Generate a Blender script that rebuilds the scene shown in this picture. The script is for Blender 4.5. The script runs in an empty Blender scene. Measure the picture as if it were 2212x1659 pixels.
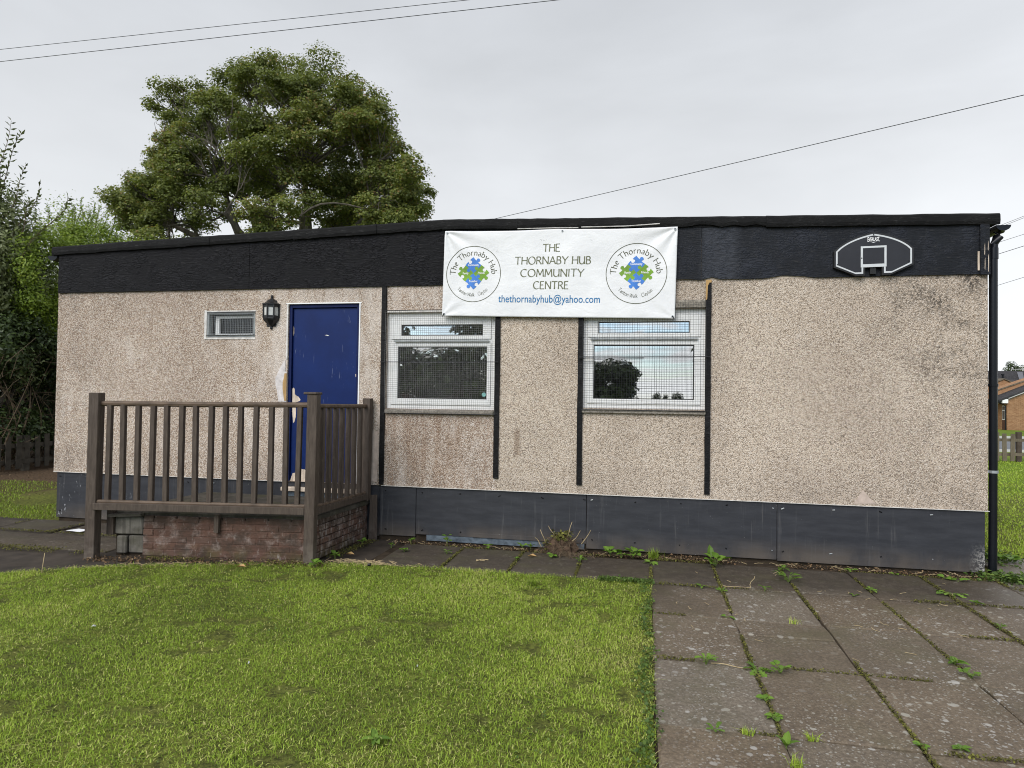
import bpy, math, random
import numpy as np
from mathutils import Matrix, Vector, Euler
random.seed(7); rng = np.random.default_rng(11)
R = math.radians
scene = bpy.context.scene
col = scene.collection

# ---------------------------------------------------------------- camera
cam_data = bpy.data.cameras.new("camera")
cam = bpy.data.objects.new("camera", cam_data); col.objects.link(cam)
YAW, PITCH, ROLL = -0.198574, 0.020625, 0.014228
fwd = Vector((math.sin(YAW)*math.cos(PITCH), math.cos(YAW)*math.cos(PITCH), math.sin(PITCH)))
r0 = Vector((math.cos(YAW), -math.sin(YAW), 0)); u0 = r0.cross(fwd)
cr, sr = math.cos(ROLL), math.sin(ROLL)
rt = cr*r0 + sr*u0; up = -sr*r0 + cr*u0
m = Matrix.Identity(4)
for i in range(3):
    m[i][0], m[i][1], m[i][2] = rt[i], up[i], -fwd[i]
m.translation = (6.8134, -6.5789, 1.4987)
cam.matrix_world = m
cam_data.sensor_width = 36; cam_data.lens = 36*1426.08/2212
cam_data.clip_start = 0.05; cam_data.clip_end = 2000
scene.camera = cam
CAM = np.array(m.translation)

# ---------------------------------------------------------------- exposure, world, sun
scene.view_settings.view_transform = 'Standard'
scene.view_settings.look = 'None'
scene.view_settings.exposure = 0.95
scene.view_settings.gamma = 1
scene.view_settings.use_curve_mapping = False
scene.cycles.filter_width = 1.05
SUN_EL, SUN_AZ = R(38), R(200)      # azimuth clockwise from +y: behind the camera, a little to its left
SKY_STRENGTH = 0.1

class NT:
    """small helper for building node trees"""
    def __init__(s, tree): s.t = tree; s.n = tree.nodes; s.l = tree.links
    def new(s, typ, **kw):
        nd = s.n.new(typ)
        for k, v in kw.items(): setattr(nd, k, v)
        return nd
    def put(s, sock, v):
        if v is None: return
        if hasattr(v, 'is_output'): s.l.new(v, sock)
        elif isinstance(v, (tuple, list)):
            n = len(sock.default_value)
            sock.default_value = tuple(v)[:n] if len(v) >= n else tuple(v)+(1,)
        else: sock.default_value = v
    def pos(s): return s.new('ShaderNodeNewGeometry').outputs['Position']
    def obj(s): return s.new('ShaderNodeTexCoord').outputs['Object']
    def mapping(s, vec, scale=(1,1,1), loc=(0,0,0), rot=(0,0,0)):
        nd = s.new('ShaderNodeMapping'); s.put(nd.inputs['Vector'], vec)
        nd.inputs['Scale'].default_value = scale; nd.inputs['Location'].default_value = loc; nd.inputs['Rotation'].default_value = rot
        return nd.outputs[0]
    def noise(s, vec, scale, detail=3, rough=.55, dist=0):
        nd = s.new('ShaderNodeTexNoise'); s.put(nd.inputs['Vector'], vec)
        nd.inputs['Scale'].default_value = scale; nd.inputs['Detail'].default_value = detail
        nd.inputs['Roughness'].default_value = rough; nd.inputs['Distortion'].default_value = dist
        return nd.outputs['Fac']
    def voro(s, vec, scale, feature='F1', out='Distance', rand=1):
        nd = s.new('ShaderNodeTexVoronoi', feature=feature); s.put(nd.inputs['Vector'], vec)
        nd.inputs['Scale'].default_value = scale; nd.inputs['Randomness'].default_value = rand
        return nd.outputs[out]
    def ramp(s, fac, stops, interp='LINEAR'):
        nd = s.new('ShaderNodeValToRGB'); cr = nd.color_ramp; cr.interpolation = interp
        while len(cr.elements) < len(stops): cr.elements.new(.5)
        for e, (p, c) in zip(cr.elements, stops):
            e.position = p; e.color = (c, c, c, 1) if isinstance(c, (int, float)) else tuple(c)[:3]+(1,)
        s.put(nd.inputs[0], fac); return nd.outputs[0]
    def mix(s, fac, a, b, mode='MIX'):
        nd = s.new('ShaderNodeMix', data_type='RGBA', blend_type=mode)
        s.put(nd.inputs[0], fac); s.put(nd.inputs[6], a); s.put(nd.inputs[7], b); return nd.outputs[2]
    def math(s, op, a, b=None, clamp=False):
        nd = s.new('ShaderNodeMath', operation=op, use_clamp=clamp); s.put(nd.inputs[0], a); s.put(nd.inputs[1], b); return nd.outputs[0]
    def rng(s, v, a, b, c=0, d=1):
        nd = s.new('ShaderNodeMapRange', interpolation_type='SMOOTHSTEP'); s.put(nd.inputs[0], v)
        for i, q in enumerate((a, b, c, d)): nd.inputs[i+1].default_value = q
        return nd.outputs[0]
    def sep(s, v):
        nd = s.new('ShaderNodeSeparateXYZ'); s.put(nd.inputs[0], v); return nd.outputs
    def sepc(s, v):
        nd = s.new('ShaderNodeSeparateColor'); s.put(nd.inputs[0], v); return nd.outputs
    def attr(s, name): return s.new('ShaderNodeAttribute', attribute_name=name).outputs['Fac']
    def bump(s, h, strength=.5, dist=.01, normal=None):
        nd = s.new('ShaderNodeBump'); s.put(nd.inputs['Height'], h)
        nd.inputs['Strength'].default_value = strength; nd.inputs['Distance'].default_value = dist
        if normal is not None: s.put(nd.inputs['Normal'], normal)
        return nd.outputs[0]

world = bpy.data.worlds.new("World"); scene.world = world; world.use_nodes = True
wt = NT(world.node_tree); world.node_tree.nodes.clear()
sky = wt.new('ShaderNodeTexSky', sky_type='NISHITA'); sky.sun_disc = False
sky.sun_elevation = SUN_EL; sky.sun_rotation = SUN_AZ; sky.air_density = 1.2; sky.dust_density = 1.0
d = wt.new('ShaderNodeTexCoord').outputs['Generated']
dx, dy, dz = wt.sep(d)
# overcast dome: brighter toward the horizon, soft rolls of cloud
grad = wt.ramp(dz, [(0.0, (5.3, 5.4, 5.45)), (0.12, (4.75, 4.9, 5.05)), (0.30, (3.85, 3.98, 4.15)), (0.55, (3.3, 3.44, 3.66)), (1.0, (3.3, 3.45, 3.7))])
flat = wt.mapping(d, scale=(1, 1, 2.6))
roll_ = wt.noise(flat, 1.7, 5, .5, .6)
roll2 = wt.noise(wt.mapping(d, scale=(1, 1, 2.6), loc=(3, 1, 2)), 5.5, 4, .5, .4)
k = wt.math('ADD', wt.math('MULTIPLY', roll_, .42), wt.math('MULTIPLY', roll2, .13))
k = wt.math('ADD', k, .735)
east = wt.math('MULTIPLY', wt.rng(dx, .02, .75), .13)        # the overcast thins toward +x
k = wt.math('ADD', k, east)
cc = wt.new('ShaderNodeCombineColor')
for i in range(3): wt.put(cc.inputs[i], k)
cloud = wt.mix(1.0, grad, cc.outputs[0], 'MULTIPLY')
# broken cloud on the side behind the camera (the windows mirror blue gaps there)
gap = wt.noise(wt.mapping(d, scale=(.8, 1, 5.5), loc=(.4, 0, 1.3)), 3.2, 6, .6, .5)
gap = wt.rng(gap, .42, .54)
gap = wt.math('MULTIPLY', gap, wt.rng(wt.math('MULTIPLY', dy, -1), .25, .8))
bright = wt.mix(wt.rng(wt.math('MULTIPLY', dy, -1), .0, .9), cloud, wt.mix(1.0, cloud, (1.08, 1.07, 1.05), 'MULTIPLY'))
final = wt.mix(wt.math('MULTIPLY', gap, .85), bright, wt.mix(1.0, sky.outputs[0], (.46, .62, .84), 'MULTIPLY'))
bg = wt.new('ShaderNodeBackground'); wt.put(bg.inputs[0], final); bg.inputs[1].default_value = SKY_STRENGTH
wo = wt.new('ShaderNodeOutputWorld'); wt.l.new(bg.outputs[0], wo.inputs[0])

sun_d = bpy.data.lights.new("sun", 'SUN'); sun_d.energy = 1.5; sun_d.angle = R(40); sun_d.color = (1.0, .955, .89)
sun = bpy.data.objects.new("sun", sun_d); col.objects.link(sun)
sv = Vector((math.sin(SUN_AZ)*math.cos(SUN_EL), math.cos(SUN_AZ)*math.cos(SUN_EL), math.sin(SUN_EL)))
sun.rotation_euler = (-sv).to_track_quat('-Z', 'Y').to_euler(); sun.location = sv*30

# ---------------------------------------------------------------- object helpers
def empty(name, loc=(0,0,0), rot=0):
    o = bpy.data.objects.new(name, None); o.location = loc; o.rotation_euler = (0, 0, rot)
    o.empty_display_size = .2; col.objects.link(o); return o
def tag(o, label=None, cat=None, group=None, kind=None):
    if label: o['label'] = label
    if cat: o['category'] = cat
    if group: o['group'] = group
    if kind: o['kind'] = kind
    return o
def thing(name, label, cat, loc=(0,0,0), rot=0, group=None):
    return tag(empty(name, loc, rot), label, cat, group)
def chain_matrix(o):
    mm = Matrix.Identity(4)
    while o is not None:
        mm = Matrix.LocRotScale(o.location, o.rotation_euler, o.scale) @ mm; o = o.parent
    return mm
class MB:
    def __init__(s): s.v = []; s.f = []; s.mi = []
    def add(s, verts, faces, mi=0):
        n = len(s.v); s.v += [tuple(p) for p in verts]; s.f += [tuple(i+n for i in f) for f in faces]; s.mi += [mi]*len(faces)
        return s
    def box(s, x0, x1, y0, y1, z0, z1, mi=0):
        return s.add([(x0,y0,z0),(x1,y0,z0),(x1,y1,z0),(x0,y1,z0),(x0,y0,z1),(x1,y0,z1),(x1,y1,z1),(x0,y1,z1)],
            [(3,2,1,0),(4,5,6,7),(0,1,5,4),(1,2,6,5),(2,3,7,6),(3,0,4,7)], mi)
    def obox(s, p, q, w, h, mi=0, up=(0,0,1)):
        """bar from p to q, width w sideways, height h along up"""
        p, q = Vector(p), Vector(q); dv = (q-p).normalized(); u = Vector(up)
        side = dv.cross(u)
        if side.length < 1e-5: u = Vector((0,1,0)); side = dv.cross(u)
        side.normalize(); u = side.cross(dv).normalized()
        a, b = side*w/2, u*h/2
        vs = [p-a-b, p+a-b, p+a+b, p-a+b, q-a-b, q+a-b, q+a+b, q-a+b]
        return s.add(vs, [(0,1,2,3),(7,6,5,4),(1,0,4,5),(2,1,5,6),(3,2,6,7),(0,3,7,4)], mi)
    def tube(s, pts, radii, n=6, cap=True, mi=0):
        pts = [Vector(p) for p in pts]
        if not hasattr(radii, '__len__'): radii = [radii]*len(pts)
        base = len(s.v); ref = Vector((.31,.17,.93))
        for i, p in enumerate(pts):
            t = (pts[min(i+1, len(pts)-1)]-pts[max(i-1, 0)])
            if t.length < 1e-9: t = Vector((0,0,1))
            t.normalize(); a = t.cross(ref)
            if a.length < .05: a = t.cross(Vector((1,0,0)))
            a.normalize(); b = t.cross(a)
            for k in range(n):
                an = 2*math.pi*k/n; s.v.append(tuple(p+(a*math.cos(an)+b*math.sin(an))*radii[i]))
        for i in range(len(pts)-1):
            for k in range(n):
                k2 = (k+1) % n
                s.f.append((base+i*n+k, base+i*n+k2, base+(i+1)*n+k2, base+(i+1)*n+k)); s.mi.append(mi)
        if cap:
            s.f.append(tuple(base+k for k in range(n))[::-1]); s.f.append(tuple(base+(len(pts)-1)*n+k for k in range(n))); s.mi += [mi, mi]
        return s
    def lathe(s, prof, cx, cy, a0=0, a1=2*math.pi, n=12, mi=0):
        """prof: list of (r, z)"""
        full = abs(a1-a0-2*math.pi) < 1e-6; m_ = n if full else n+1; base = len(s.v)
        for r_, z in prof:
            for k in range(m_):
                an = a0+(a1-a0)*k/n; s.v.append((cx+r_*math.cos(an), cy+r_*math.sin(an), z))
        for i in range(len(prof)-1):
            for k in range(n):
                k2 = (k+1) % m_
                s.f.append((base+i*m_+k, base+i*m_+k2, base+(i+1)*m_+k2, base+(i+1)*m_+k)); s.mi.append(mi)
        return s
    def prism(s, poly, axis, a, b, mi=0):
        """extrude polygon (2D, CCW) along axis 'y' (poly in xz) or 'x' (poly in yz) or 'z'"""
        n = len(poly)
        def P(u, v, w): return (u, w, v) if axis == 'y' else ((w, u, v) if axis == 'x' else (u, v, w))
        vs = [P(u, v, a) for u, v in poly]+[P(u, v, b) for u, v in poly]
        fs = [tuple(range(n)), tuple(range(2*n-1, n-1, -1))]+[(i, n+i, n+(i+1) % n, (i+1) % n) for i in range(n)]
        return s.add(vs, fs, mi)
    def mesh(s, name, mats=None, inv=None, smooth=False, tint=None):
        me = bpy.data.meshes.new(name)
        vs = s.v if inv is None else [tuple(inv @ Vector(p)) for p in s.v]
        me.from_pydata(vs, [], s.f)
        for mt in (mats or []): me.materials.append(mt)
        if any(s.mi): me.polygons.foreach_set('material_index', s.mi)
        if smooth: me.polygons.foreach_set('use_smooth', [True]*len(me.polygons))
        me.validate(); me.update(); return me
def obj(name, mb, mats, parent=None, bevel=0, smooth=False, fix=True, seg=1):
    mats = mats if isinstance(mats, (list, tuple)) else [mats]
    inv = chain_matrix(parent).inverted() if parent else None
    me = mb.mesh(name, mats, inv, smooth)
    if fix:
        import bmesh
        bm = bmesh.new(); bm.from_mesh(me); bmesh.ops.recalc_face_normals(bm, faces=bm.faces)
        if bevel: bmesh.ops.bevel(bm, geom=[e for e in bm.edges if e.calc_face_angle(0) > .5], offset=bevel, segments=seg, affect='EDGES', profile=.7)
        bm.to_mesh(me); bm.free()
    o = bpy.data.objects.new(name, me); col.objects.link(o)
    if parent: o.parent = parent
    return o
def inst(name, me, parent, loc, rot=(0,0,0), scale=(1,1,1)):
    o = bpy.data.objects.new(name, me); col.objects.link(o)
    o.rotation_euler = rot; o.scale = scale
    if parent is not None:
        o.parent = parent; mm = chain_matrix(parent).inverted() @ Matrix.LocRotScale(Vector(loc), Euler(rot), Vector(scale))
        o.matrix_local = mm
    else: o.location = loc
    return o
def np_mesh(name, verts, faces, mats, tint=None, smooth=False):
    """verts Nx3 array, faces MxK array (same size polygons)"""
    me = bpy.data.meshes.new(name); n = len(verts); k_ = faces.shape[1]; f = len(faces)
    me.vertices.add(n); me.vertices.foreach_set('co', np.asarray(verts, np.float32).ravel())
    me.loops.add(f*k_); me.loops.foreach_set('vertex_index', faces.astype(np.int32).ravel())
    me.polygons.add(f); me.polygons.foreach_set('loop_start', np.arange(0, f*k_, k_, dtype=np.int32))
    me.polygons.foreach_set('loop_total', np.full(f, k_, np.int32))
    if tint is not None:
        at = me.attributes.new('tint', 'FLOAT', 'POINT'); at.data.foreach_set('value', np.asarray(tint, np.float32))
    for mt in mats: me.materials.append(mt)
    if smooth: me.polygons.foreach_set('use_smooth', np.ones(f, bool))
    me.update(calc_edges=True); me.validate(); return me
def np_obj(name, verts, faces, mats, parent=None, tint=None, smooth=False):
    verts = np.asarray(verts, float)
    if parent is not None:
        mi = np.array(chain_matrix(parent).inverted()); verts = verts @ mi[:3,:3].T + mi[:3,3]
    o = bpy.data.objects.new(name, np_mesh(name, verts, faces, mats if isinstance(mats, (list,tuple)) else [mats], tint, smooth))
    col.objects.link(o)
    if parent is not None: o.parent = parent
    return o
def vnoise(x, y, scale, seed=0):
    g = np.random.default_rng(seed).random((64, 64))
    u, v = x*scale, y*scale; i, j = np.floor(u).astype(int), np.floor(v).astype(int); a, b = u-i, v-j
    a, b = a*a*(3-2*a), b*b*(3-2*b); i0, i1, j0, j1 = i % 64, (i+1) % 64, j % 64, (j+1) % 64
    return (g[i0,j0]*(1-a)+g[i1,j0]*a)*(1-b)+(g[i0,j1]*(1-a)+g[i1,j1]*a)*b
def leaves(c, nrm, size, width=.5, fold=.25, spin=True, droop=None):
    """folded 4-vertex leaves: returns verts, tri faces. c Nx3, nrm Nx3, size N"""
    n = len(c); nrm = nrm/np.linalg.norm(nrm, axis=1, keepdims=True)
    a = rng.normal(size=(n,3)) if droop is None else droop+rng.normal(size=(n,3))*.45
    t = a-(a*nrm).sum(1, keepdims=True)*nrm; t /= np.linalg.norm(t, axis=1, keepdims=True)+1e-9
    b = np.cross(nrm, t); s = np.asarray(size).reshape(-1,1)
    v = np.empty((n,4,3))
    v[:,0] = c; v[:,2] = c+t*s-nrm*s*.08
    v[:,1] = c+t*s*.45+b*s*width*.5+nrm*s*fold*.5; v[:,3] = c+t*s*.45-b*s*width*.5+nrm*s*fold*.5
    base = np.arange(n)[:,None]*4
    f = np.concatenate([base+np.array([[0,1,2]]), base+np.array([[0,2,3]])])
    return v.reshape(-1,3), f

# ---------------------------------------------------------------- materials
def material(name, rough=.8, spec=.3):
    mt = bpy.data.materials.new(name); mt.use_nodes = True; t = NT(mt.node_tree)
    b = mt.node_tree.nodes['Principled BSDF']; b.inputs['Roughness'].default_value = rough; b.inputs['Specular IOR Level'].default_value = spec
    return mt, t, b
def plain(name, c, rough=.7, spec=.3, var=.15, scale=12, bump=.0, metal=0, stretch=(1,1,1)):
    mt, t, b = material(name, rough, spec); p = t.mapping(t.obj(), scale=stretch)
    nz = t.noise(p, scale, 4, .6); lo = tuple(x*(1-var) for x in c); hi = tuple(min(1, x*(1+var)) for x in c)
    t.put(b.inputs['Base Color'], t.ramp(nz, [(.3, lo), (.7, hi)])); b.inputs['Metallic'].default_value = metal
    if bump: t.put(b.inputs['Normal'], t.bump(t.noise(p, scale*4, 3), bump, .003))
    return mt
def leaf_mat(name, stops, rough=.5, trans=.25, spec=.3):
    mt, t, b = material(name, rough, spec)
    c = t.ramp(t.attr('tint'), stops); t.put(b.inputs['Base Color'], c)
    tr = t.new('ShaderNodeBsdfTranslucent'); t.put(tr.inputs[0], t.mix(1, c, (1.1, 1.15, .6), 'MULTIPLY'))
    mx = t.new('ShaderNodeMixShader'); mx.inputs[0].default_value = trans
    t.l.new(b.outputs[0], mx.inputs[1]); t.l.new(tr.outputs[0], mx.inputs[2])
    t.l.new(mx.outputs[0], mt.node_tree.nodes['Material Output'].inputs[0]); return mt

def pebbledash(name, stops, grime=.5, white=.3, seedloc=(0,0,0)):
    mt, t, b = material(name, .9, .2); p = t.pos(); pm = t.mapping(p, loc=seedloc)
    cellc = t.sepc(t.voro(pm, 124, out='Color'))[0]; dist = t.voro(pm, 124)
    fine = t.voro(pm, 210, out='Color'); finev = t.sepc(fine)[1]
    c = t.ramp(cellc, stops); c = t.mix(.22, c, t.ramp(finev, stops)); c = t.mix(.14, c, stops[2][1])
    edge = t.rng(dist, .45, .8); c = t.mix(t.math('MULTIPLY', edge, .5), c, (.20,.16,.135))
    big = t.noise(pm, .9, 5, .6, .3); mid = t.noise(t.mapping(pm, scale=(2.2,1,.7)), 2.6, 5, .62)
    # pale bloom on the render
    xw = t.sep(p)[0]; near = t.math('MULTIPLY', t.rng(xw, 2.2, 2.95), t.rng(xw, 4.5, 4.0)); w = t.math('MULTIPLY', t.rng(t.math('ADD', mid, t.math('MULTIPLY', near, .13)), .52, .74), white); c = t.mix(w, c, (.78,.72,.66))
    # rusty brown run-off under the sills and beside the door
    x, y, z = t.sep(p)
    run = t.noise(t.mapping(pm, scale=(5,1,.55)), 2.4, 5, .65)
    under = t.math('MULTIPLY', t.rng(z, 1.42, 1.30), t.math('MULTIPLY', t.rng(x, 4.05, 4.15), t.rng(x, 5.36, 5.33)))
    rust = t.math('MULTIPLY', t.math('ADD', t.math('MULTIPLY', under, .6), t.math('MULTIPLY', t.rng(x, 5.5, 4.5), .25)), t.rng(run, .40, .64)); c = t.mix(t.math('MULTIPLY', rust, .62), c, t.mix(1, c, (.60,.47,.37), 'MULTIPLY'))
    big2 = t.noise(t.mapping(pm, loc=(9,0,4)), .7, 4, .6); c = t.mix(t.rng(big2, .35, .68), t.mix(1, c, (.88,.86,.85), 'MULTIPLY'), t.mix(1, c, (1.07,1.06,1.05), 'MULTIPLY'))
    sm = t.math('MULTIPLY', t.math('MULTIPLY', t.rng(x, 5.50, 5.54), t.rng(x, 5.60, 5.56)), t.math('MULTIPLY', t.rng(z, .88, .94), t.rng(z, 1.22, 1.14))); c = t.mix(t.math('MULTIPLY', sm, .6), c, t.mix(1, c, (.5,.42,.36), 'MULTIPLY'))
    chips = t.math('MULTIPLY', t.rng(t.noise(t.mapping(pm, scale=(1,1,1.3)), 7.5, 4, .6), .66, .72), white); c = t.mix(chips, c, (.80,.76,.72))
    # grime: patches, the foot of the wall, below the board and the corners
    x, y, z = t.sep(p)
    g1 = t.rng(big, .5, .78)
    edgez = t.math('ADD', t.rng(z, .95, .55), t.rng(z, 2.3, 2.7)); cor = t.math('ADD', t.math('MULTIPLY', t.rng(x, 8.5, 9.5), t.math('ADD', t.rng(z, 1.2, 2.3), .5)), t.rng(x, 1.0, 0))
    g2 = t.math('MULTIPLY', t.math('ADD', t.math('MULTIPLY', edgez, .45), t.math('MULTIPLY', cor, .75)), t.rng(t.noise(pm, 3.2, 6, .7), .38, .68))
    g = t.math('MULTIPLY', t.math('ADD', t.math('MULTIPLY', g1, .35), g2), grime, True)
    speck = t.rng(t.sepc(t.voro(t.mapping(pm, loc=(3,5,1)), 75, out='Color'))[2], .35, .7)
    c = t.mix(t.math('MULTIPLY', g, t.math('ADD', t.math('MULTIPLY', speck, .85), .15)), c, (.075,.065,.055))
    t.put(b.inputs['Base Color'], c)
    t.put(b.inputs['Normal'], t.bump(t.math('MULTIPLY', dist, -1), .9, .008)); return mt
M = {}
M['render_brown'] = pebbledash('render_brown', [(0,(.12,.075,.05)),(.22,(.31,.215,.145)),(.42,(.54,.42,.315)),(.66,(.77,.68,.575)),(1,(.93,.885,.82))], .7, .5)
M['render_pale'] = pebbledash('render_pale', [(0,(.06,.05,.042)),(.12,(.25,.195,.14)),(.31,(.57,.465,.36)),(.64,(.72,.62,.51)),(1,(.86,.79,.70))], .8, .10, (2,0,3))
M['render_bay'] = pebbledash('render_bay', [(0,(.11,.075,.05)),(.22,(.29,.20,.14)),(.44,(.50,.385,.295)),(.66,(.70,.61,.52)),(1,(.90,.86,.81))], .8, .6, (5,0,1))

def black_paint(name, c=(.008,.008,.0095), c2=(.02,.02,.023), rough=.58, wrinkle=1.3):
    mt, t, b = material(name, rough, .16); p = t.pos()
    ps = t.mapping(p, scale=(2.0,1,11)); n1 = t.noise(ps, 7, 6, .65, .5); blotch = t.noise(t.mapping(p, scale=(1.2,1,1)), 3.1, 5, .65)
    crk = t.voro(t.mapping(p, scale=(1,1,3.5)), 14, 'DISTANCE_TO_EDGE')
    cc_ = t.mix(t.rng(blotch, .4, .68), c, c2); cc_ = t.mix(t.math('MULTIPLY', t.rng(n1, .56, .68), .6), cc_, (.048,.047,.047))
    x = t.sep(p)[0]; sheen = t.math('MULTIPLY', t.math('MULTIPLY', t.rng(x, 7.30, 7.40), t.rng(x, 7.72, 7.60)), t.rng(n1, .3, .6)); cc_ = t.mix(t.math('MULTIPLY', sheen, .75 if name == 'fascia_sheen' else 0), cc_, (.052,.057,.07))  # grey-blue sheen patch painted into the colour of the right-hand boards
    fleck = t.rng(t.noise(t.mapping(p, scale=(1.4,1,.7)), 38, 3, .6), .74, .79); fleck = t.math('MULTIPLY', fleck, t.rng(blotch, .5, .65))
    cc_ = t.mix(fleck, cc_, (.30,.29,.28)); t.put(b.inputs['Base Color'], cc_)
    t.put(b.inputs['Roughness'], t.math('ADD', t.math('MULTIPLY', blotch, .35), rough-.15))
    h = t.math('ADD', n1, t.math('MULTIPLY', t.math('MULTIPLY', t.rng(crk, .0, .12), t.rng(blotch, .45, .6)), .8))
    t.put(b.inputs['Normal'], t.bump(h, wrinkle, .012)); return mt
M['fascia_black'] = black_paint('fascia_black')
M['fascia_sheen'] = black_paint('fascia_sheen', (.010,.0115,.015), (.026,.029,.038), .5, .6)  # black paint too; its bluish grey sheen is put into the base colour
M['felt'] = black_paint('felt', (.006,.006,.0062), (.013,.013,.013), .7, .35)
M['strip_black'] = black_paint('strip_black', (.005,.005,.0055), (.012,.012,.013), .55, .3)
M['pvc_black'] = plain('pvc_black', (.006,.007,.010), .3, .3, .15, 6)
def plinth_mat():
    mt, t, b = material('plinth_board', .5, .25); p = t.pos(); x, y, z = t.sep(p)
    n1 = t.noise(t.mapping(p, scale=(1,1,5)), 3, 6, .65); n2 = t.noise(p, 1.3, 4, .6)
    c = t.mix(t.rng(n1, .3, .75), (.029,.0305,.036), (.044,.046,.053))
    mud = t.math('MULTIPLY', t.rng(z, .24, .0), t.rng(t.noise(t.mapping(p, scale=(1,1,.5)), 2.2, 5, .6), .30, .62))
    c = t.mix(t.math('MULTIPLY', mud, .55), c, (.155,.125,.095))
    sc = t.math('MULTIPLY', t.rng(t.noise(t.mapping(p, scale=(4,1,.6), rot=(0,.5,0)), 9, 3, .6), .72, .76), t.rng(n2, .45, .65))
    c = t.mix(t.math('MULTIPLY', sc, .3), c, (.35,.34,.33))
    drip = t.math('MULTIPLY', t.rng(t.noise(t.mapping(p, scale=(7,1,.35)), 3.5, 5, .7), .54, .70), t.rng(t.noise(p, 2.1, 3), .4, .62)); c = t.mix(t.math('MULTIPLY', drip, .32), c, (.16,.155,.15)); sp = t.rng(t.noise(p, 75, 2, .6), .73, .77); c = t.mix(t.math('MULTIPLY', sp, .5), c, (.3,.3,.3))
    peel = t.math('MULTIPLY', t.math('MULTIPLY', t.rng(x, 9.64, 9.79), t.rng(z, .3, .06)), t.rng(t.noise(p, 55, 5, .75), .47, .56))
    c = t.mix(t.math('MULTIPLY', peel, .8), c, (.46,.44,.41))
    left = t.math('MULTIPLY', t.rng(x, 1.4, 0.2), t.rng(t.noise(t.mapping(p, scale=(1.2,1,.5)), 26, 3, .6), .64, .70)); c = t.mix(t.math('MULTIPLY', left, .8), c, (.42,.43,.45))
    t.put(b.inputs['Base Color'], c); t.put(b.inputs['Roughness'], t.math('ADD', t.math('MULTIPLY', n1, .3), .36))
    t.put(b.inputs['Normal'], t.bump(n1, .15, .005)); return mt
M['plinth'] = plinth_mat()
def blue_door():
    mt, t, b = material('door_blue', .45, .22); p = t.pos()
    n1 = t.noise(t.mapping(p, scale=(9,1,.5)), 5, 4, .6); n2 = t.noise(p, 3, 4, .6)
    c = t.mix(t.rng(n2, .3, .7), (.0018,.0135,.085), (.003,.019,.112))
    sc = t.math('MULTIPLY', t.rng(t.noise(t.mapping(p, scale=(14,1,1.6)), 4.2, 3, .6), .64, .685), t.rng(t.noise(p, 4.5, 2), .5, .64))
    c = t.mix(t.math('MULTIPLY', sc, .3), c, (.30,.34,.45)); t.put(b.inputs['Base Color'], c)
    t.put(b.inputs['Normal'], t.bump(n1, .12, .004)); return mt
M['blue'] = blue_door()
M['blue_frame'] = plain('blue_frame', (.002,.0095,.066), .5, .2, .2, 9)
M['blue_grey'] = plain('blue_grey', (.10,.125,.15), .7, .2, .4, 18)
M['bare_wood'] = plain('bare_wood', (.62,.52,.42), .85, .1, .35, 30, .4, 0, (1,1,.25))
M['tan_wood'] = plain('tan_wood', (.42,.27,.12), .8, .1, .25, 30, .3, 0, (1,1,.2))
M['plaster'] = plain('plaster', (.62,.58,.56), .9, .1, .25, 14, .4)
M['render_skim'] = plain('render_skim', (.50,.41,.35), .9, .1, .2, 14, .4)
M['scrap'] = plain('scrap', (.45,.46,.46), .9, .1, .2, 14)
M['white_pvc'] = plain('white_pvc', (.84,.84,.83), .35, .4, .06, 5)
M['white_dirty'] = plain('white_dirty', (.62,.60,.57), .7, .2, .3, 20)
M['grey_frame'] = plain('grey_frame', (.34,.36,.36), .5, .3, .2, 14)
M['stone_sill'] = plain('stone_sill', (.25,.225,.19), .95, .1, .55, 55, .9)
M['wire'] = plain('wire', (.24,.235,.225), .5, .4, .3, 40, 0, .5)
M['wire_dark'] = plain('wire_dark', (.03,.03,.032), .5, .4, .3, 40, 0, .4)
M['steel'] = plain('steel', (.38,.40,.41), .45, .4, .2, 20, 0, .5)
M['interior'] = plain('interior', (.14,.13,.12), .9, .1, .2, 3)
def wood_brown():
    mt, t, b = material('rail_brown', .6, .25); p = t.obj(); pw = t.pos(); z = t.sep(pw)[2]
    g = t.noise(t.mapping(pw, scale=(9,9,1.2)), 6, 5, .6)
    c = t.mix(t.rng(g, .3, .72), (.060,.045,.036), (.098,.076,.061))
    worn = t.math('MULTIPLY', t.rng(t.noise(pw, 16, 4, .7), .62, .70), .6); c = t.mix(worn, c, (.12,.095,.07))
    foot = t.math('MULTIPLY', t.rng(z, .30, .0), t.rng(t.noise(pw, 11, 4, .6), .35, .6)); c = t.mix(t.math('MULTIPLY', foot, .6), c, (.16,.135,.11))
    t.put(b.inputs['Base Color'], c); t.put(b.inputs['Normal'], t.bump(g, .25, .004)); return mt
M['rail'] = wood_brown()
M['rail_top'] = plain('rail_top', (.11,.078,.055), .6, .25, .45, 22, .3, 0, (.3,1,1))
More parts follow.
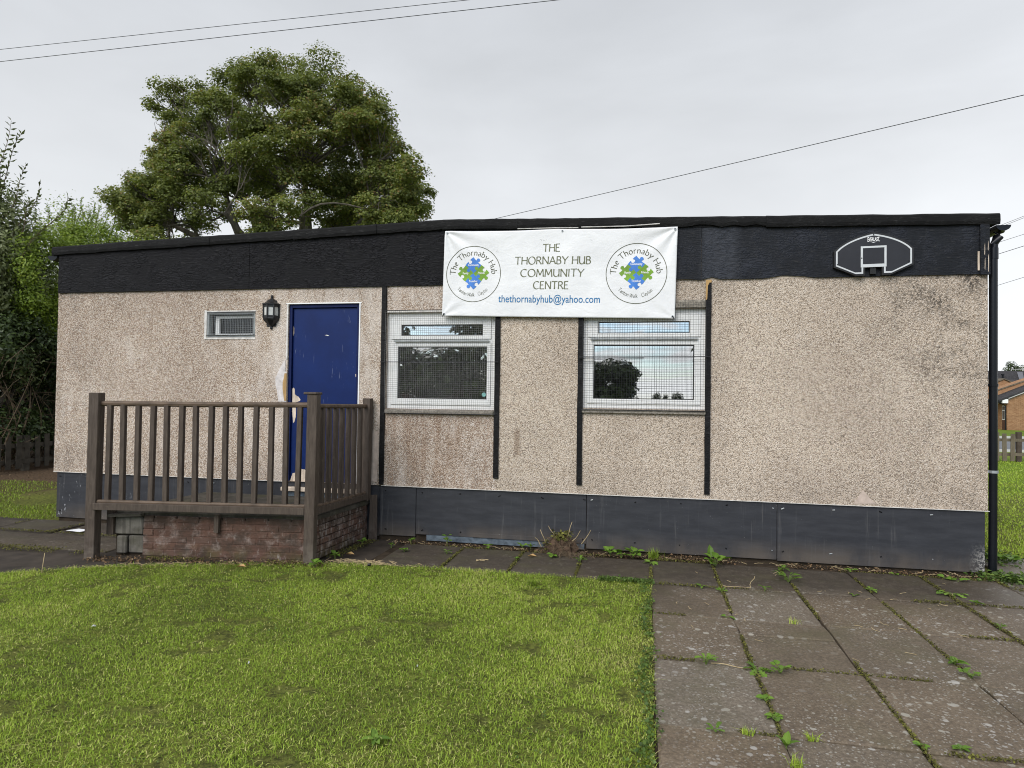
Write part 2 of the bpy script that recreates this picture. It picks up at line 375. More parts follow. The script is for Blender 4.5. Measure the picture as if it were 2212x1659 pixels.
def brick_mat():
    mt, t, b = material('landing_brick', .95, .15); p = t.pos(); z = t.sep(p)[2]
    rnd = t.new('ShaderNodeObjectInfo').outputs['Random']
    c = t.ramp(rnd, [(0,(.10,.058,.044)),(.35,(.12,.068,.051)),(.7,(.14,.083,.062)),(1,(.11,.07,.055))])
    n = t.noise(p, 9, 6, .68); c = t.mix(t.rng(n, .48, .7), c, (.26,.205,.18))
    n2 = t.noise(t.mapping(p, scale=(1,1,.45)), 4.5, 5, .65)
    damp = t.math('MULTIPLY', t.rng(z, .22, .40), t.rng(n2, .3, .62)); c = t.mix(t.math('MULTIPLY', damp, .85), c, (.028,.022,.018))
    moss = t.math('MULTIPLY', t.rng(z, .14, .0), t.rng(t.noise(p, 5, 4), .42, .62)); c = t.mix(t.math('MULTIPLY', moss, .6), c, (.085,.085,.03))
    x = t.sep(p)[0]; salt = t.rng(t.math('ADD', t.noise(t.mapping(p, scale=(3,3,1)), 9, 5, .72), t.math('MULTIPLY', t.rng(x, 3.82, 3.92), .09)), .58, .70); c = t.mix(t.math('MULTIPLY', salt, .5), c, (.42,.38,.35)); grime = t.noise(t.mapping(p, scale=(1,1,1.6)), 6, 6, .7); c = t.mix(t.math('MULTIPLY', t.rng(grime, .40, .64), .82), c, (.058,.043,.034))
    t.put(b.inputs['Base Color'], c); t.put(b.inputs['Normal'], t.bump(t.noise(p, 40, 5, .7), .8, .012)); return mt
M['brick'] = brick_mat()
M['mortar'] = plain('mortar', (.085,.065,.054), .95, .1, .4, 18, .6)
def concrete_mat(name, c1, c2, moss=.4):
    mt, t, b = material(name, .9, .2); p = t.pos(); n = t.noise(p, 5, 6, .65)
    c = t.mix(t.rng(n, .35, .68), c1, c2); c = t.mix(t.math('MULTIPLY', t.rng(t.noise(p, 3, 5, .6), .52, .7), moss), c, (.07,.07,.03))
    st = t.rng(t.noise(t.mapping(p, scale=(9,9,.6)), 3, 4, .6), .5, .66); c = t.mix(t.math('MULTIPLY', st, .5), c, (.04,.036,.03))
    t.put(b.inputs['Base Color'], c); t.put(b.inputs['Normal'], t.bump(t.noise(p, 60, 4, .7), .6, .006)); return mt
M['concrete'] = concrete_mat('concrete', (.085,.078,.066), (.19,.175,.15))
M['landing_top'] = concrete_mat('landing_top', (.05,.045,.037), (.10,.09,.075), .5)
def slab_mat():
    mt, t, b = material('paving_concrete', .75, .35); p = t.pos(); x, y, z = t.sep(p)
    rnd = t.new('ShaderNodeObjectInfo').outputs['Random']
    n = t.noise(p, 2.2, 6, .65, .3); f = t.noise(p, 55, 4, .75); m1 = t.noise(p, 11, 5, .7)
    c = t.mix(t.rng(n, .3, .7), (.128,.097,.066), (.190,.149,.106))
    c = t.mix(t.math('MULTIPLY', rnd, .5), c, (.105,.092,.072)); c = t.mix(t.math('MULTIPLY', t.rng(rnd, .7, .95), .45), c, (.23,.20,.165))
    c = t.mix(t.rng(f, .35, .72), t.mix(1, c, (.66,.64,.62), 'MULTIPLY'), t.mix(1, c, (1.28,1.27,1.25), 'MULTIPLY'))
    c = t.mix(t.math('MULTIPLY', t.rng(m1, .52, .72), .5), c, (.085,.068,.055))
    # damp, dirty band along the foot of the wall and on the old path
    band = t.math('MULTIPLY', t.rng(t.math('ADD', y, t.math('MULTIPLY', n, .7)), -1.0, -.42), .85)
    band = t.math('MAXIMUM', band, t.math('MULTIPLY', t.rng(x, 7.5, 6.8), t.math('MULTIPLY', t.rng(y, -2.3, -.9), .7)))
    band = t.math('MULTIPLY', band, t.rng(x, 10.4, 9.1, .2, 1))
    c = t.mix(band, c, t.mix(t.rng(m1, .4, .7), (.030,.024,.018), (.062,.05,.038)))
    # pale lichen discs
    def discs(sc, r0_, keep, seed):
        q = t.mapping(p, loc=(seed, seed*.7, 0)); warp = t.noise(q, 40, 2); dd = t.math('ADD', t.voro(q, sc), t.math('MULTIPLY', t.math('SUBTRACT', warp, .5), .25))
        rr = t.sepc(t.voro(q, sc, out='Color')); on = t.rng(rr[0], keep, keep+.05); size = t.math('MULTIPLY', rr[1], r0_)
        return t.math('MULTIPLY', t.rng(t.math('SUBTRACT', size, dd), -.03, .06), on)
    lm = t.rng(t.noise(p, 1.1, 4, .6), .32, .58)
    l1 = t.math('MULTIPLY', discs(17, .38, .45, 0), lm); l2 = t.math('MULTIPLY', discs(38, .38, .2, 4), lm); l3 = t.math('MULTIPLY', discs(70, .42, .15, 9), lm)
    L = t.math('MAXIMUM', t.math('MAXIMUM', l1, t.math('MULTIPLY', l2, .8)), t.math('MULTIPLY', l3, .6)); L = t.math('MULTIPLY', L, t.math('SUBTRACT', 1, band, True))
    c = t.mix(t.math('MULTIPLY', L, .85), c, t.mix(t.rng(t.noise(p, 3), .4, .6), (.33,.31,.26), (.40,.385,.36)))
    g = t.math('MULTIPLY', t.rng(t.noise(t.mapping(p, loc=(7,3,0)), 1.6, 5, .65), .48, .72), .45); c = t.mix(g, c, (.085,.08,.038))
    t.put(b.inputs['Base Color'], c)
    wet = t.rng(x, 8.9, 9.8); t.put(b.inputs['Roughness'], t.math('SUBTRACT', t.math('ADD', .62, t.math('MULTIPLY', f, .25)), t.math('MULTIPLY', wet, .30)))
    t.put(b.inputs['Normal'], t.bump(t.math('ADD', f, t.math('MULTIPLY', m1, .6)), .55, .006)); return mt
M['slab'] = slab_mat()
M['soil'] = plain('soil', (.045,.034,.024), .95, .1, .5, 9, .8)
def ground_mat():
    mt, t, b = material('ground_turf', .95, .1); p = t.pos(); x, y, z = t.sep(p)
    n = t.noise(p, 1.2, 6, .65); f = t.noise(p, 30, 4, .7)
    c = t.mix(t.rng(n, .35, .65), (.11,.12,.03), (.17,.19,.04)); c = t.mix(t.rng(f, .4, .7), c, (.045,.05,.016))
    far = t.rng(y, 4, 10); c = t.mix(far, c, t.mix(t.rng(t.noise(t.mapping(p, scale=(.3,1,1)), .8, 5, .6), .35, .65), (.10,.17,.02), (.17,.21,.035)))
    w = t.math('ADD', x, t.math('MULTIPLY', t.math('SUBTRACT', n, .5), 1.6))
    bare = t.math('MULTIPLY', t.rng(w, -1.5, -2.6), t.rng(y, 12, 9)); c = t.mix(bare, c, t.mix(t.rng(f, .35, .65), (.05,.034,.022), (.14,.095,.06)))
    t.put(b.inputs['Base Color'], c); t.put(b.inputs['Normal'], t.bump(f, .8, .03)); return mt
M['turf'] = ground_mat()
M['path_soil'] = plain('path_soil', (.045,.036,.028), .8, .3, .45, 5, .5)
M['bark'] = plain('bark', (.11,.098,.08), .9, .1, .45, 5, .7, 0, (1,1,.3))
M['twig'] = plain('twig', (.12,.09,.06), .9, .1, .4, 9)
M['straw'] = plain('straw', (.42,.33,.19), .8, .1, .35, 9)
M['paper'] = plain('paper', (.82,.83,.86), .8, .1, .05, 12)
M['sycamore'] = leaf_mat('sycamore_leaf', [(0,(.060,.076,.025)),(.35,(.12,.15,.042)),(.7,(.20,.235,.062)),(.87,(.27,.27,.08)),(1,(.25,.165,.06))], .55, .40)
M['silver'] = leaf_mat('silver_leaf', [(0,(.065,.085,.03)),(.5,(.15,.18,.07)),(1,(.27,.30,.16))], .5, .2)
M['privet'] = leaf_mat('privet_leaf', [(0,(.085,.13,.018)),(.5,(.19,.275,.032)),(1,(.34,.41,.06))], .4, .3)
M['dark_leaf'] = leaf_mat('dark_leaf', [(0,(.016,.026,.010)),(.5,(.035,.055,.017)),(1,(.075,.11,.03))], .4, .15)
M['weed'] = leaf_mat('weed_leaf', [(0,(.06,.11,.015)),(.5,(.13,.24,.03)),(1,(.24,.36,.06))], .45, .3)
M['ivy'] = leaf_mat('ground_leaf', [(0,(.04,.07,.015)),(.5,(.08,.14,.025)),(1,(.17,.24,.05))], .5, .2)
M['moss'] = leaf_mat('moss', [(0,(.04,.034,.016)),(.5,(.105,.10,.026)),(1,(.22,.22,.045))], .9, .1)
M['grass'] = leaf_mat('grass_blade', [(0,(.10,.12,.028)),(.22,(.185,.268,.034)),(.5,(.305,.435,.046)),(.78,(.42,.535,.075)),(1,(.60,.55,.24))], .55, .3)
M['litter'] = leaf_mat('dead_leaf', [(0,(.035,.024,.016)),(.5,(.12,.075,.04)),(.85,(.24,.15,.08)),(1,(.36,.27,.17))], .8, .1)
def glass_mat():
    mt, t, b = material('window_glass', .02, .5)
    tr = t.new('ShaderNodeBsdfTransparent'); tr.inputs[0].default_value = (.75,.8,.8,1)
    gl = t.new('ShaderNodeBsdfGlossy'); gl.inputs['Roughness'].default_value = .012; gl.inputs[0].default_value = (.95,.97,1,1)
    wv = t.noise(t.pos(), 1.6, 1); t.put(gl.inputs['Normal'], t.bump(wv, .12, .02))
    mx = t.new('ShaderNodeMixShader'); mx.inputs[0].default_value = .80
    t.l.new(tr.outputs[0], mx.inputs[1]); t.l.new(gl.outputs[0], mx.inputs[2]); t.l.new(mx.outputs[0], mt.node_tree.nodes['Material Output'].inputs[0]); return mt
M['glass'] = glass_mat()
M['lamp_glass'] = plain('lamp_glass', (.55,.55,.52), .12, .6, .25, 9)
M['lantern_black'] = plain('lantern_black', (.012,.012,.013), .4, .4, .3, 20)
def banner_mat():
    mt, t, b = material('banner_vinyl', .45, .35); p = t.pos()
    c = t.mix(t.rng(t.noise(p, 5, 5, .6), .35, .7), (.74,.745,.755), (.79,.795,.80)); t.put(b.inputs['Base Color'], c)
    crump = t.noise(t.mapping(p, scale=(1,1,1.6)), 7, 4, .55, .8); t.put(b.inputs['Normal'], t.bump(crump, .22, .02)); return mt
M['banner'] = banner_mat()
M['olive_ink'] = plain('olive_ink', (.135,.145,.08), .5, .3, .05)
M['ring_ink'] = plain('ring_ink', (.085,.09,.05), .5, .3, .05)
M['email_ink'] = plain('email_ink', (.015,.16,.36), .5, .3, .05)
M['jig_blue'] = plain('jig_blue', (.055,.19,.56), .45, .3, .25, 6)
M['jig_green'] = plain('jig_green', (.17,.33,.03), .45, .3, .35, 6)
M['white_ink'] = plain('white_ink', (.82,.82,.82), .5, .3, .03)
M['line_ink'] = plain('line_ink', (.58,.60,.61), .5, .3, .05)
M['board_face'] = plain('board_face', (.030,.031,.037), .5, .2, .12, 5)
M['board_edge'] = plain('board_edge', (.018,.018,.018), .5, .3, .2, 10)
M['house_tile'] = plain('house_tile', (.045,.043,.045), .8, .2, .3, 3)
M['asphalt'] = plain('asphalt', (.13,.14,.155), .6, .3, .15, 2)
M['kerb'] = plain('kerb', (.48,.48,.46), .8, .2, .1, 3)
def house_brick():
    mt, t, b = material('house_brick', .9, .15); p = t.pos(); x, y, z = t.sep(p)
    n = t.noise(t.mapping(p, scale=(2,2,7)), 2.2, 3, .7); c = t.mix(t.rng(n, .3, .7), (.27,.145,.075), (.40,.235,.13)); t.put(b.inputs['Base Color'], c); return mt
M['house_brick'] = house_brick()
M['house_mortar'] = plain('house_mortar', (.36,.27,.2), .9, .1, .1, 3)
M['fence_wood'] = plain('fence_wood', (.15,.125,.09), .85, .15, .4, 7, .3, 0, (1,1,.3))
M['fence_post'] = plain('fence_post', (.075,.058,.046), .85, .15, .3, 7)
M['fence_dark'] = plain('fence_dark', (.07,.062,.05), .9, .1, .4, 7)
#@@BUILD
# ================================================================ the ground, lawn and paving
gx = np.unique(np.concatenate([np.linspace(-400,-20,14), np.linspace(-20,30,51), np.linspace(30,400,14)]))
gy = np.unique(np.concatenate([np.linspace(-300,-12,12), np.linspace(-12,60,73), np.linspace(60,500,14)]))
X, Y = np.meshgrid(gx, gy); Z = -.028-.2*np.clip((Y-14)/28, 0, 1)+.012*(vnoise(X+50, Y+50, .6, 1)-.5)*(Y > -30)
n_, m_ = len(gx), len(gy); idx = np.arange(n_*m_).reshape(m_, n_)
gf = np.stack([idx[:-1,:-1], idx[:-1,1:], idx[1:,1:], idx[1:,:-1]], -1).reshape(-1, 4)
ground = np_obj('ground', np.stack([X, Y, Z], -1).reshape(-1,3), gf, M['turf'], smooth=True); tag(ground, kind='structure')

LAWN_TOP = [(-6,-5.2),(-2,-4.1),(0,-3.05),(.9,-2.5),(1.6,-2.05),(2.3,-1.62),(3.04,-1.36),(4.01,-1.1),(4.4,-1.03),(5.27,-.985),(6.87,-.985)]
lx = np.array([a for a,_ in LAWN_TOP]); ly = np.array([b for _,b in LAWN_TOP])
# old path strip of dark trodden soil left of and in front of the landing
mb = MB(); mb.box(-1.2, 5.2, -3.2, .02, -.3, -.020)
tag(obj('path', mb, M['path_soil']), kind='structure')
# lawn sheet in front
pts = [(x, y) for x, y in LAWN_TOP]+[(6.865,-12),(-6,-12)]
mb = MB(); mb.prism(pts, 'z', -.2, -.012)
lawn = obj('lawn', mb, M['turf']); tag(lawn, kind='structure')

# paving: a dark bed with separate slabs
mb = MB(); mb.box(4.35, 11.5, -1.04, .0, -.3, -.016); mb.box(6.872, 11.5, -9.5, -1.04, -.3, -.016)
pav = obj('pavement', mb, M['soil']); tag(pav, kind='structure')
def slab_mesh(w, d, seed, h=.045):
    r_ = random.Random(seed); mb = MB(); j = lambda: r_.uniform(-.006, .006)
    nseg = 3
    def side(a, b):
        return [(a[0]+(b[0]-a[0])*k/nseg+j(), a[1]+(b[1]-a[1])*k/nseg+j()) for k in range(nseg)]
    c = [(-w/2,-d/2),(w/2,-d/2),(w/2,d/2),(-w/2,d/2)]
    poly = side(c[0],c[1])+side(c[1],c[2])+side(c[2],c[3])+side(c[3],c[0])
    n = len(poly); ins = [(x*(1-.012/w*1.6), y*(1-.012/d*1.6)) for x, y in poly]
    vs = [(x,y,-h) for x,y in poly]+[(x,y,-.006) for x,y in poly]+[(x,y,0) for x,y in ins]
    fs = [(i,(i+1)%n,n+(i+1)%n,n+i) for i in range(n)]+[(n+i,n+(i+1)%n,2*n+(i+1)%n,2*n+i) for i in range(n)]+[tuple(range(2*n,3*n))]
    mb.add(vs, fs); return mb.mesh('paving_slab', [M['slab']])
def put_slab(x0, x1, y0, y1, seed, parent=pav, gap=.008, z=0):
    r_ = random.Random(seed*13+5); me = slab_mesh(x1-x0-gap, y1-y0-gap, seed)
    return inst('paving_slab', me, parent, ((x0+x1)/2, (y0+y1)/2, z+r_.uniform(-.005,.004)), (R(r_.uniform(-.55,.55)), R(r_.uniform(-.55,.55)), R(r_.uniform(-.35,.35))))
cols_ = [6.878,7.43,8.01,8.58,9.16,9.75,10.34,10.93,11.5]
rows_ = [-.24,-1.03,-1.80,-2.61,-3.41,-4.2,-5.0,-5.8,-6.6,-7.4]
sd = 0
for i in range(len(cols_)-1):
    for j in range(len(rows_)-1):
        sd += 1
        if i == 1 and j == 2:
            put_slab(cols_[i], cols_[i+1], -2.08, rows_[j], sd); put_slab(cols_[i], cols_[i+1], rows_[j+1], -2.08, sd+500); continue
        if i == 4 and j == 0: put_slab(cols_[i]+.0, cols_[i+1], rows_[j+1], rows_[j]+.03, sd); continue
        put_slab(cols_[i], cols_[i+1], rows_[j+1], rows_[j], sd)
for i, (a, b) in enumerate(((4.45,5.07),(5.07,5.67),(5.67,6.25),(6.25,6.878))): put_slab(a, b, -.99, -.17-.02*i, 900+i)
for i, (a, b, c, d_) in enumerate(((9.95,10.5,.1,.75),(10.5,11.1,.12,.75),(9.98,10.6,-.22,.09),(10.6,11.2,-.22,.1))): put_slab(a, b, c, d_, 930+i, z=-.004)
for i, (a, b, c, d_) in enumerate(((-.95,-.15,-.62,-.12),(-.15,.62,-.60,-.05),(.62,1.3,-.61,-.05),(1.3,1.86,-.62,-.08),(-.2,.55,-1.22,-.63),(.55,1.2,-1.24,-.63),(1.2,1.84,-1.2,-.64))): put_slab(a, b, c, d_, 950+i, z=-.012+.004*(i%2))

# ================================================================ the community building
hut = thing('community_building', 'long low pebbledashed prefab hut with black fascia, black plinth and flat felt roof', 'building')
WB, WT_ = .556, 2.66
def wall_piece(name, x0, x1, mat, holes=()):
    xs = sorted({x0, x1}|{h for o in holes for h in o[:2]}); zs = sorted({WB, WT_}|{h for o in holes for h in o[2:]})
    mb = MB(); D = .16
    inside = lambda x, z: any(o[0] < x < o[1] and o[2] < z < o[3] for o in holes)
    for a, b in zip(xs, xs[1:]):
        for c, d_ in zip(zs, zs[1:]):
            if inside((a+b)/2, (c+d_)/2): continue
            mb.add([(a,0,c),(b,0,c),(b,0,d_),(a,0,d_)], [(0,1,2,3)])
            mb.add([(a,D,c),(b,D,c),(b,D,d_),(a,D,d_)], [(3,2,1,0)])
    for a, b, c, d_ in holes:
        mb.add([(a,0,c),(b,0,c),(b,0,d_),(a,0,d_),(a,D,c),(b,D,c),(b,D,d_),(a,D,d_)], [(0,4,5,1),(1,5,6,2),(2,6,7,3),(3,7,4,0)])
    mb.add([(x0,0,WB),(x1,0,WB),(x1,D,WB),(x0,D,WB)], [(0,3,2,1)])
    mb.add([(x0,0,WB),(x0,0,WT_),(x0,D,WT_),(x0,D,WB),(x1,0,WB),(x1,0,WT_),(x1,D,WT_),(x1,D,WB)], [(0,3,2,1),(4,5,6,7)])
    return obj(name, mb, mat, hut, fix=False)
DOOR = (2.985, 3.815, WB-.001, 2.485); VENT = (1.985, 2.585, 2.125, 2.412)
W1 = (4.13, 5.305, 1.365, 2.375); W2 = (6.205, 7.385, 1.405, 2.385)
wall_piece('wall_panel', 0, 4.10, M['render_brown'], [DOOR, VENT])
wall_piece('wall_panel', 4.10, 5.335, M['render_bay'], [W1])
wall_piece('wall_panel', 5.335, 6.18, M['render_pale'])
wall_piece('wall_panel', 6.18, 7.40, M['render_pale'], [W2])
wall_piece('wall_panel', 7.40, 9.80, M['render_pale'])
DEP = 6.2
mb = MB(); mb.box(0, .15, .16, DEP, WB, WT_+.4); obj('side_wall', mb, M['render_pale'], hut)
mb = MB(); mb.box(9.65, 9.80, .16, DEP, WB, WT_+.4); obj('side_wall', mb, M['render_pale'], hut)
mb = MB(); mb.box(0, 9.80, DEP, DEP+.15, WB, WT_+.4); obj('rear_wall', mb, M['render_pale'], hut)
mb = MB(); mb.box(.15, 9.65, .16, DEP, .40, .46); obj('floor', mb, M['interior'], hut)
# plinth boards
PJ = [.03, 2.05, 4.078, 4.482, 6.258, 8.042, 9.785]
for i in range(6):
    a, b = PJ[i]+.0025, PJ[i+1]-.0025
    z0 = [.02,.02,.035,.06,.015,.005][i]; y0 = [.018,.018,.012,.014,.010,.013][i]
    mb = MB(); mb.box(a, b, y0, y0+.02, z0, WB-.004); obj('plinth_board', mb, M['plinth'], hut, bevel=.002)
    pb_ = [o for o in hut.children if o.name.startswith('plinth_board')][-1]
    for sx in np.arange(a+.06, b, .42):
        for sz in (.10, .50): obj('screw_head', MB().tube([(sx+random.uniform(-.03,.03),y0-.002,sz+random.uniform(-.012,.012))]+[(sx,y0+.001,sz)], .006, 6), M['steel'] if random.random() < .3 else M['strip_black'], pb_)
mb = MB(); mb.box(4.60, 6.24, .020, .034, .0, .058); obj('lower_strip', mb, M['blue_grey'], hut)['label'] = 'peeling blue strip below the black plinth boards'
mb = MB(); mb.box(5.1, 6.22, .006, .0135, .062, .105); obj('plinth_batten', mb, M['plinth'], hut, bevel=.002)
mb = MB(); mb.box(.05, 9.77, .04, .12, -.1, .5); mb.box(9.66, 9.77, .12, DEP, -.1, WB); mb.box(.05, .16, .12, DEP, -.1, WB); mb.box(.05, 9.77, DEP, DEP+.1, -.1, WB)
obj('plinth_base', mb, M['soil'], hut)
mb = MB(); mb.box(4.10, 9.812, -.007, .012, WB-.006, WB-.0005); obj('drip_bead', mb, M['white_dirty'], hut); mb = MB(); mb.box(.0, 2.97, -.005, .012, WB-.006, WB-.0005); obj('drip_bead', mb, M['white_dirty'], hut)
# fascia boards: pitched top, four sheets
def roof_z(x): return 3.20+(x+.06)/(4.76+.06)*.135 if x < 4.76 else 3.335-(x-4.76)/(9.86-4.76)*.145
FJ = [.01, 2.51, 4.92, 7.335, 9.745]
for i in range(4):
    a, b = FJ[i]+.0015, FJ[i+1]-.0015; xs = [a]+[x for x in (4.76,) if a < x < b]+[b]
    zb = WT_-.002; poly = [(a, zb)]
    N = 26
    for k in range(1, N):
        x = a+(b-a)*k/N; rag = random.Random(i*50+k)
        dz = rag.uniform(-.002,.002)
        if i == 3 and (7.37 < x < 7.5 or 7.9 < x < 8.35): dz = rag.uniform(.008,.026)
        if i == 2 and 7.05 < x: dz = rag.uniform(.004,.014)
        poly.append((x, zb+dz))
    poly.append((b, zb)); poly += [(x, roof_z(x)-.03) for x in reversed(xs)]
    mb = MB(); mb.prism(poly, 'y', -.022+.003*(i % 2), -.001)
    f = obj('fascia_board', mb, M['fascia_black'] if i < 2 else M['fascia_sheen'], hut)
    if i == 3: f['label'] = 'black fascia board with chipped lower edge'
mb = MB(); mb.box(.01, 9.79, -.0008, .12, WT_+.001, 3.07); obj('wall_plate', mb, M['bare_wood'], hut)
# corner board at the right end
mb = MB(); mb.prism([(9.725,2.648),(9.803,2.648),(9.797,3.1),(9.722,3.1)], 'y', -.045, -.0225); mb.box(9.76, 9.802, -.0222, .05, 2.66, 3.09)
cb = obj('corner_board', mb, M['fascia_sheen'], hut, bevel=.004)
for x, z0, z1, w in ((9.758,2.69,2.80,.003),(9.756,2.82,2.93,.003),(9.786,2.67,2.83,.004),(9.783,2.86,2.95,.003)):
    mb = MB(); mb.prism([(x-w,z0+.01),(x+w*.2,z0),(x+w*.7,(z0+z1)/2),(x+w*.3,z1),(x-w*.5,z1-.02)], 'y', -.0465, -.0452); obj('flaked_paint', mb, M['bare_wood'], cb)
mb = MB(); mb.box(9.708, 9.722, -.03, -.0228, 2.69, 2.86)
obj('flaked_paint', mb, M['bare_wood'], cb)
# roof slab and the folded felt edge in overlapping lengths
poly = [(-.06,3.105),(4.76,3.24),(9.86,3.095),(9.86,3.185),(4.76,3.33),(-.06,3.195)]
mb = MB(); mb.prism(poly, 'y', -.03, DEP+.3); roof = obj('roof', mb, M['felt'], hut)
edges = [-.065, .95, 2.02, 3.05, 4.0, 4.74, 5.52, 6.15, 7.0, 7.92, 8.95, 9.865]
for i, (a, b) in enumerate(zip(edges, edges[1:])):
    mb = MB(); N = 9; rr = random.Random(40+i); vs = []
    yo = -.052-.004*(i % 2); drop = rr.uniform(-.004,.004)
    for k in range(N+1):
        x = a+(b-a+.012)*k/N; wob = rr.uniform(-.003,.003); low = roof_z(x)-.098+drop+rr.uniform(-.004,.004)
        if 7.2 < x < 8.0 and i in (7,8): low += rr.choice((0,.02,0,.012))
        top = roof_z(x)+.002+rr.uniform(-.002,.003)
        vs += [(x, yo+wob+.006, low), (x, yo+wob-.001, low+.03), (x, yo+.002+wob, top-.016), (x, yo+.014, top), (x, yo+.10, top+.003), (x, yo+.03, low)]
    fs = []
    for k in range(N):
        for q_ in range(6):
            q2 = (q_+1) % 6; fs.append((k*6+q_, (k+1)*6+q_, (k+1)*6+q2, k*6+q2))
    fs += [(0,1,2,3,4,5)[::-1], tuple(N*6+i_ for i_ in range(6))]
    mb.add(vs, fs); obj('felt_edge', mb, M['felt'], roof)
mb = MB(); mb.add([(9.855,-.04,3.155),(9.885,-.035,3.10),(9.84,-.045,3.085),(9.862,.0,3.18)], [(0,1,2),(0,3,1)]); obj('torn_felt', mb, M['felt'], roof)
# gutters along both eaves (half round) and the downpipe
def gutter(x0, zc, w, sgn):
    mb = MB(); n = 8; prof = []
    for k in range(n+1):
        a = math.pi*k/n; prof.append((x0+w/2-w/2*math.cos(a), zc-w*.42*math.sin(a)))
    inner = [(x0+w/2+(px_-x0-w/2)*.9, zc+(pz-zc)*.9) for px_, pz in reversed(prof)]
    mb.prism(prof+inner, 'y', -.02, DEP)
    mb.prism(prof, 'y', -.024, -.0205)
    return obj('gutter', mb, M['pvc_black'], hut)
gutter(-.145, 3.10, .135, -1); gutter(9.855, 3.09, .12, 1)
pipe_pts = [(9.915,.06,3.05),(9.905,.05,3.0),(9.868,.045,2.93),(9.865,.045,2.8),(9.862,.045,1.0),(9.858,.045,.12),(9.856,.045,-.01)]
mb = MB(); mb.tube(pipe_pts, [.045,.042,.034,.034,.034,.034,.034], 14)
mb.lathe([(.034,2.80),(.0375,2.80),(.0375,2.90),(.034,2.90)], 9.866, .045, n=14)
dp = obj('downpipe', mb, M['pvc_black'], hut, smooth=True)
mo = dp.modifiers.new('edge', 'EDGE_SPLIT')
for z in (1.67, .90):
    mb = MB(); mb.lathe([(.035,z-.012),(.040,z-.012),(.040,z+.012),(.035,z+.012)], 9.862, .045, n=14); mb.box(9.79, 9.83, .035, .05, z-.01, z+.01)
    obj('pipe_bracket', mb, M['steel'] if z < 1 else M['pvc_black'], dp)
# cover strips between the wall panels
def cover_strip(x, z0, z1, w=.052, label=None):
    mb = MB(); n = 8; rr = random.Random(int(x*100)); l_ = []; r_ = []
    for k in range(n+1):
        z = z0+(z1-z0)*k/n; l_.append((x-w/2+rr.uniform(-.002,.002), z)); r_.append((x+w/2+rr.uniform(-.002,.002), z))
    mb.prism(l_[::-1][:0]+r_+l_[::-1], 'y', -.020, -.0005)
    s = obj('cover_strip', mb, M['strip_black'], hut, bevel=.002)
    if label: s['label'] = label
    for zz in np.linspace(z0+.12, z1-.1, 5): obj('bolt_head', MB().tube([(x,-.0205,zz),(x,-.0255,zz)], .010, 8), M['strip_black'], s)
    return s
cover_strip(4.10, .565, 2.655); cover_strip(5.335, .675, 2.655); cover_strip(6.183, .64, 2.655)
s4 = cover_strip(7.405, .60, 2.655, label='black cover strip with bare wood at its top')
mb = MB(); mb.prism([(7.3785,2.46),(7.392,2.47),(7.398,2.60),(7.412,2.63),(7.431,2.63),(7.431,2.656),(7.3785,2.656)], 'y', -.0215, -.0202); obj('bare_wood', mb, M['tan_wood'], s4)

# door and frame
fr = MB(); fr.box(2.985, 3.02, .02, .10, .47, 2.485); fr.box(3.78, 3.815, .02, .10, .47, 2.485); fr.box(3.0202, 3.7798, .02, .10, 2.447, 2.4848)
door = MB(); door.box(3.022, 3.778, .045, .085, .505, 2.445)
do = obj('door', door, M['blue'], hut, bevel=.003); do['label'] = 'blue flush door with chipped edge'
obj('door_frame', fr, M['blue_frame'], do, bevel=.002)
def flake(name, poly, y, mat, parent, th=.0012):
    mb = MB(); mb.prism(poly, 'y', y-th, y); return obj(name, mb, mat, parent)
flake('bare_patch', [(3.026,1.41),(3.024,1.56),(3.04,1.575),(3.052,1.56),(3.058,1.50),(3.075,1.488),(3.10,1.475),(3.125,1.445),(3.118,1.43),(3.075,1.415),(3.073,1.26),(3.058,1.20),(3.042,1.185),(3.036,1.25),(3.028,1.30)], .0445, M['bare_wood'], do)
flake('bare_patch', [(3.024,2.14),(3.033,2.17),(3.032,2.23),(3.025,2.25)], .0445, M['bare_wood'], do)
flake('bare_patch', [(3.024,.56),(3.05,.64),(3.085,.645),(3.13,.69),(3.19,.685),(3.26,.64),(3.30,.56),(3.29,.512),(3.03,.508)], .0445, M['bare_wood'], do, .004)
flake('bare_patch', [(3.765,1.70),(3.776,1.69),(3.776,1.72),(3.762,1.73)], .0445, M['bare_wood'], do)
flake('bare_patch', [(3.395,2.148),(3.435,2.14),(3.45,2.145),(3.42,2.153)], .0445, M['white_dirty'], do)
mb = MB(); mb.box(2.96, 3.85, -.05, .10, .455, .498); obj('door_sill', mb, M['bare_wood'], do, bevel=.006)
mb = MB(); mb.box(2.965, 3.85, -.012, .016, .395, .452); obj('sill_board', mb, M['blue_grey'], do)
mb = MB(); mb.box(2.96, 3.84, -.006, .02, 2.4855, 2.497); obj('render_bead', mb, M['white_pvc'], hut); mb = MB(); mb.box(3.8155, 3.828, -.005, .02, .56, 2.485); obj('render_bead', mb, M['white_pvc'], hut)
mb = MB(); mb.box(2.966, 2.984, -.004, .02, 1.88, 2.485); obj('render_bead', mb, M['white_dirty'], hut)
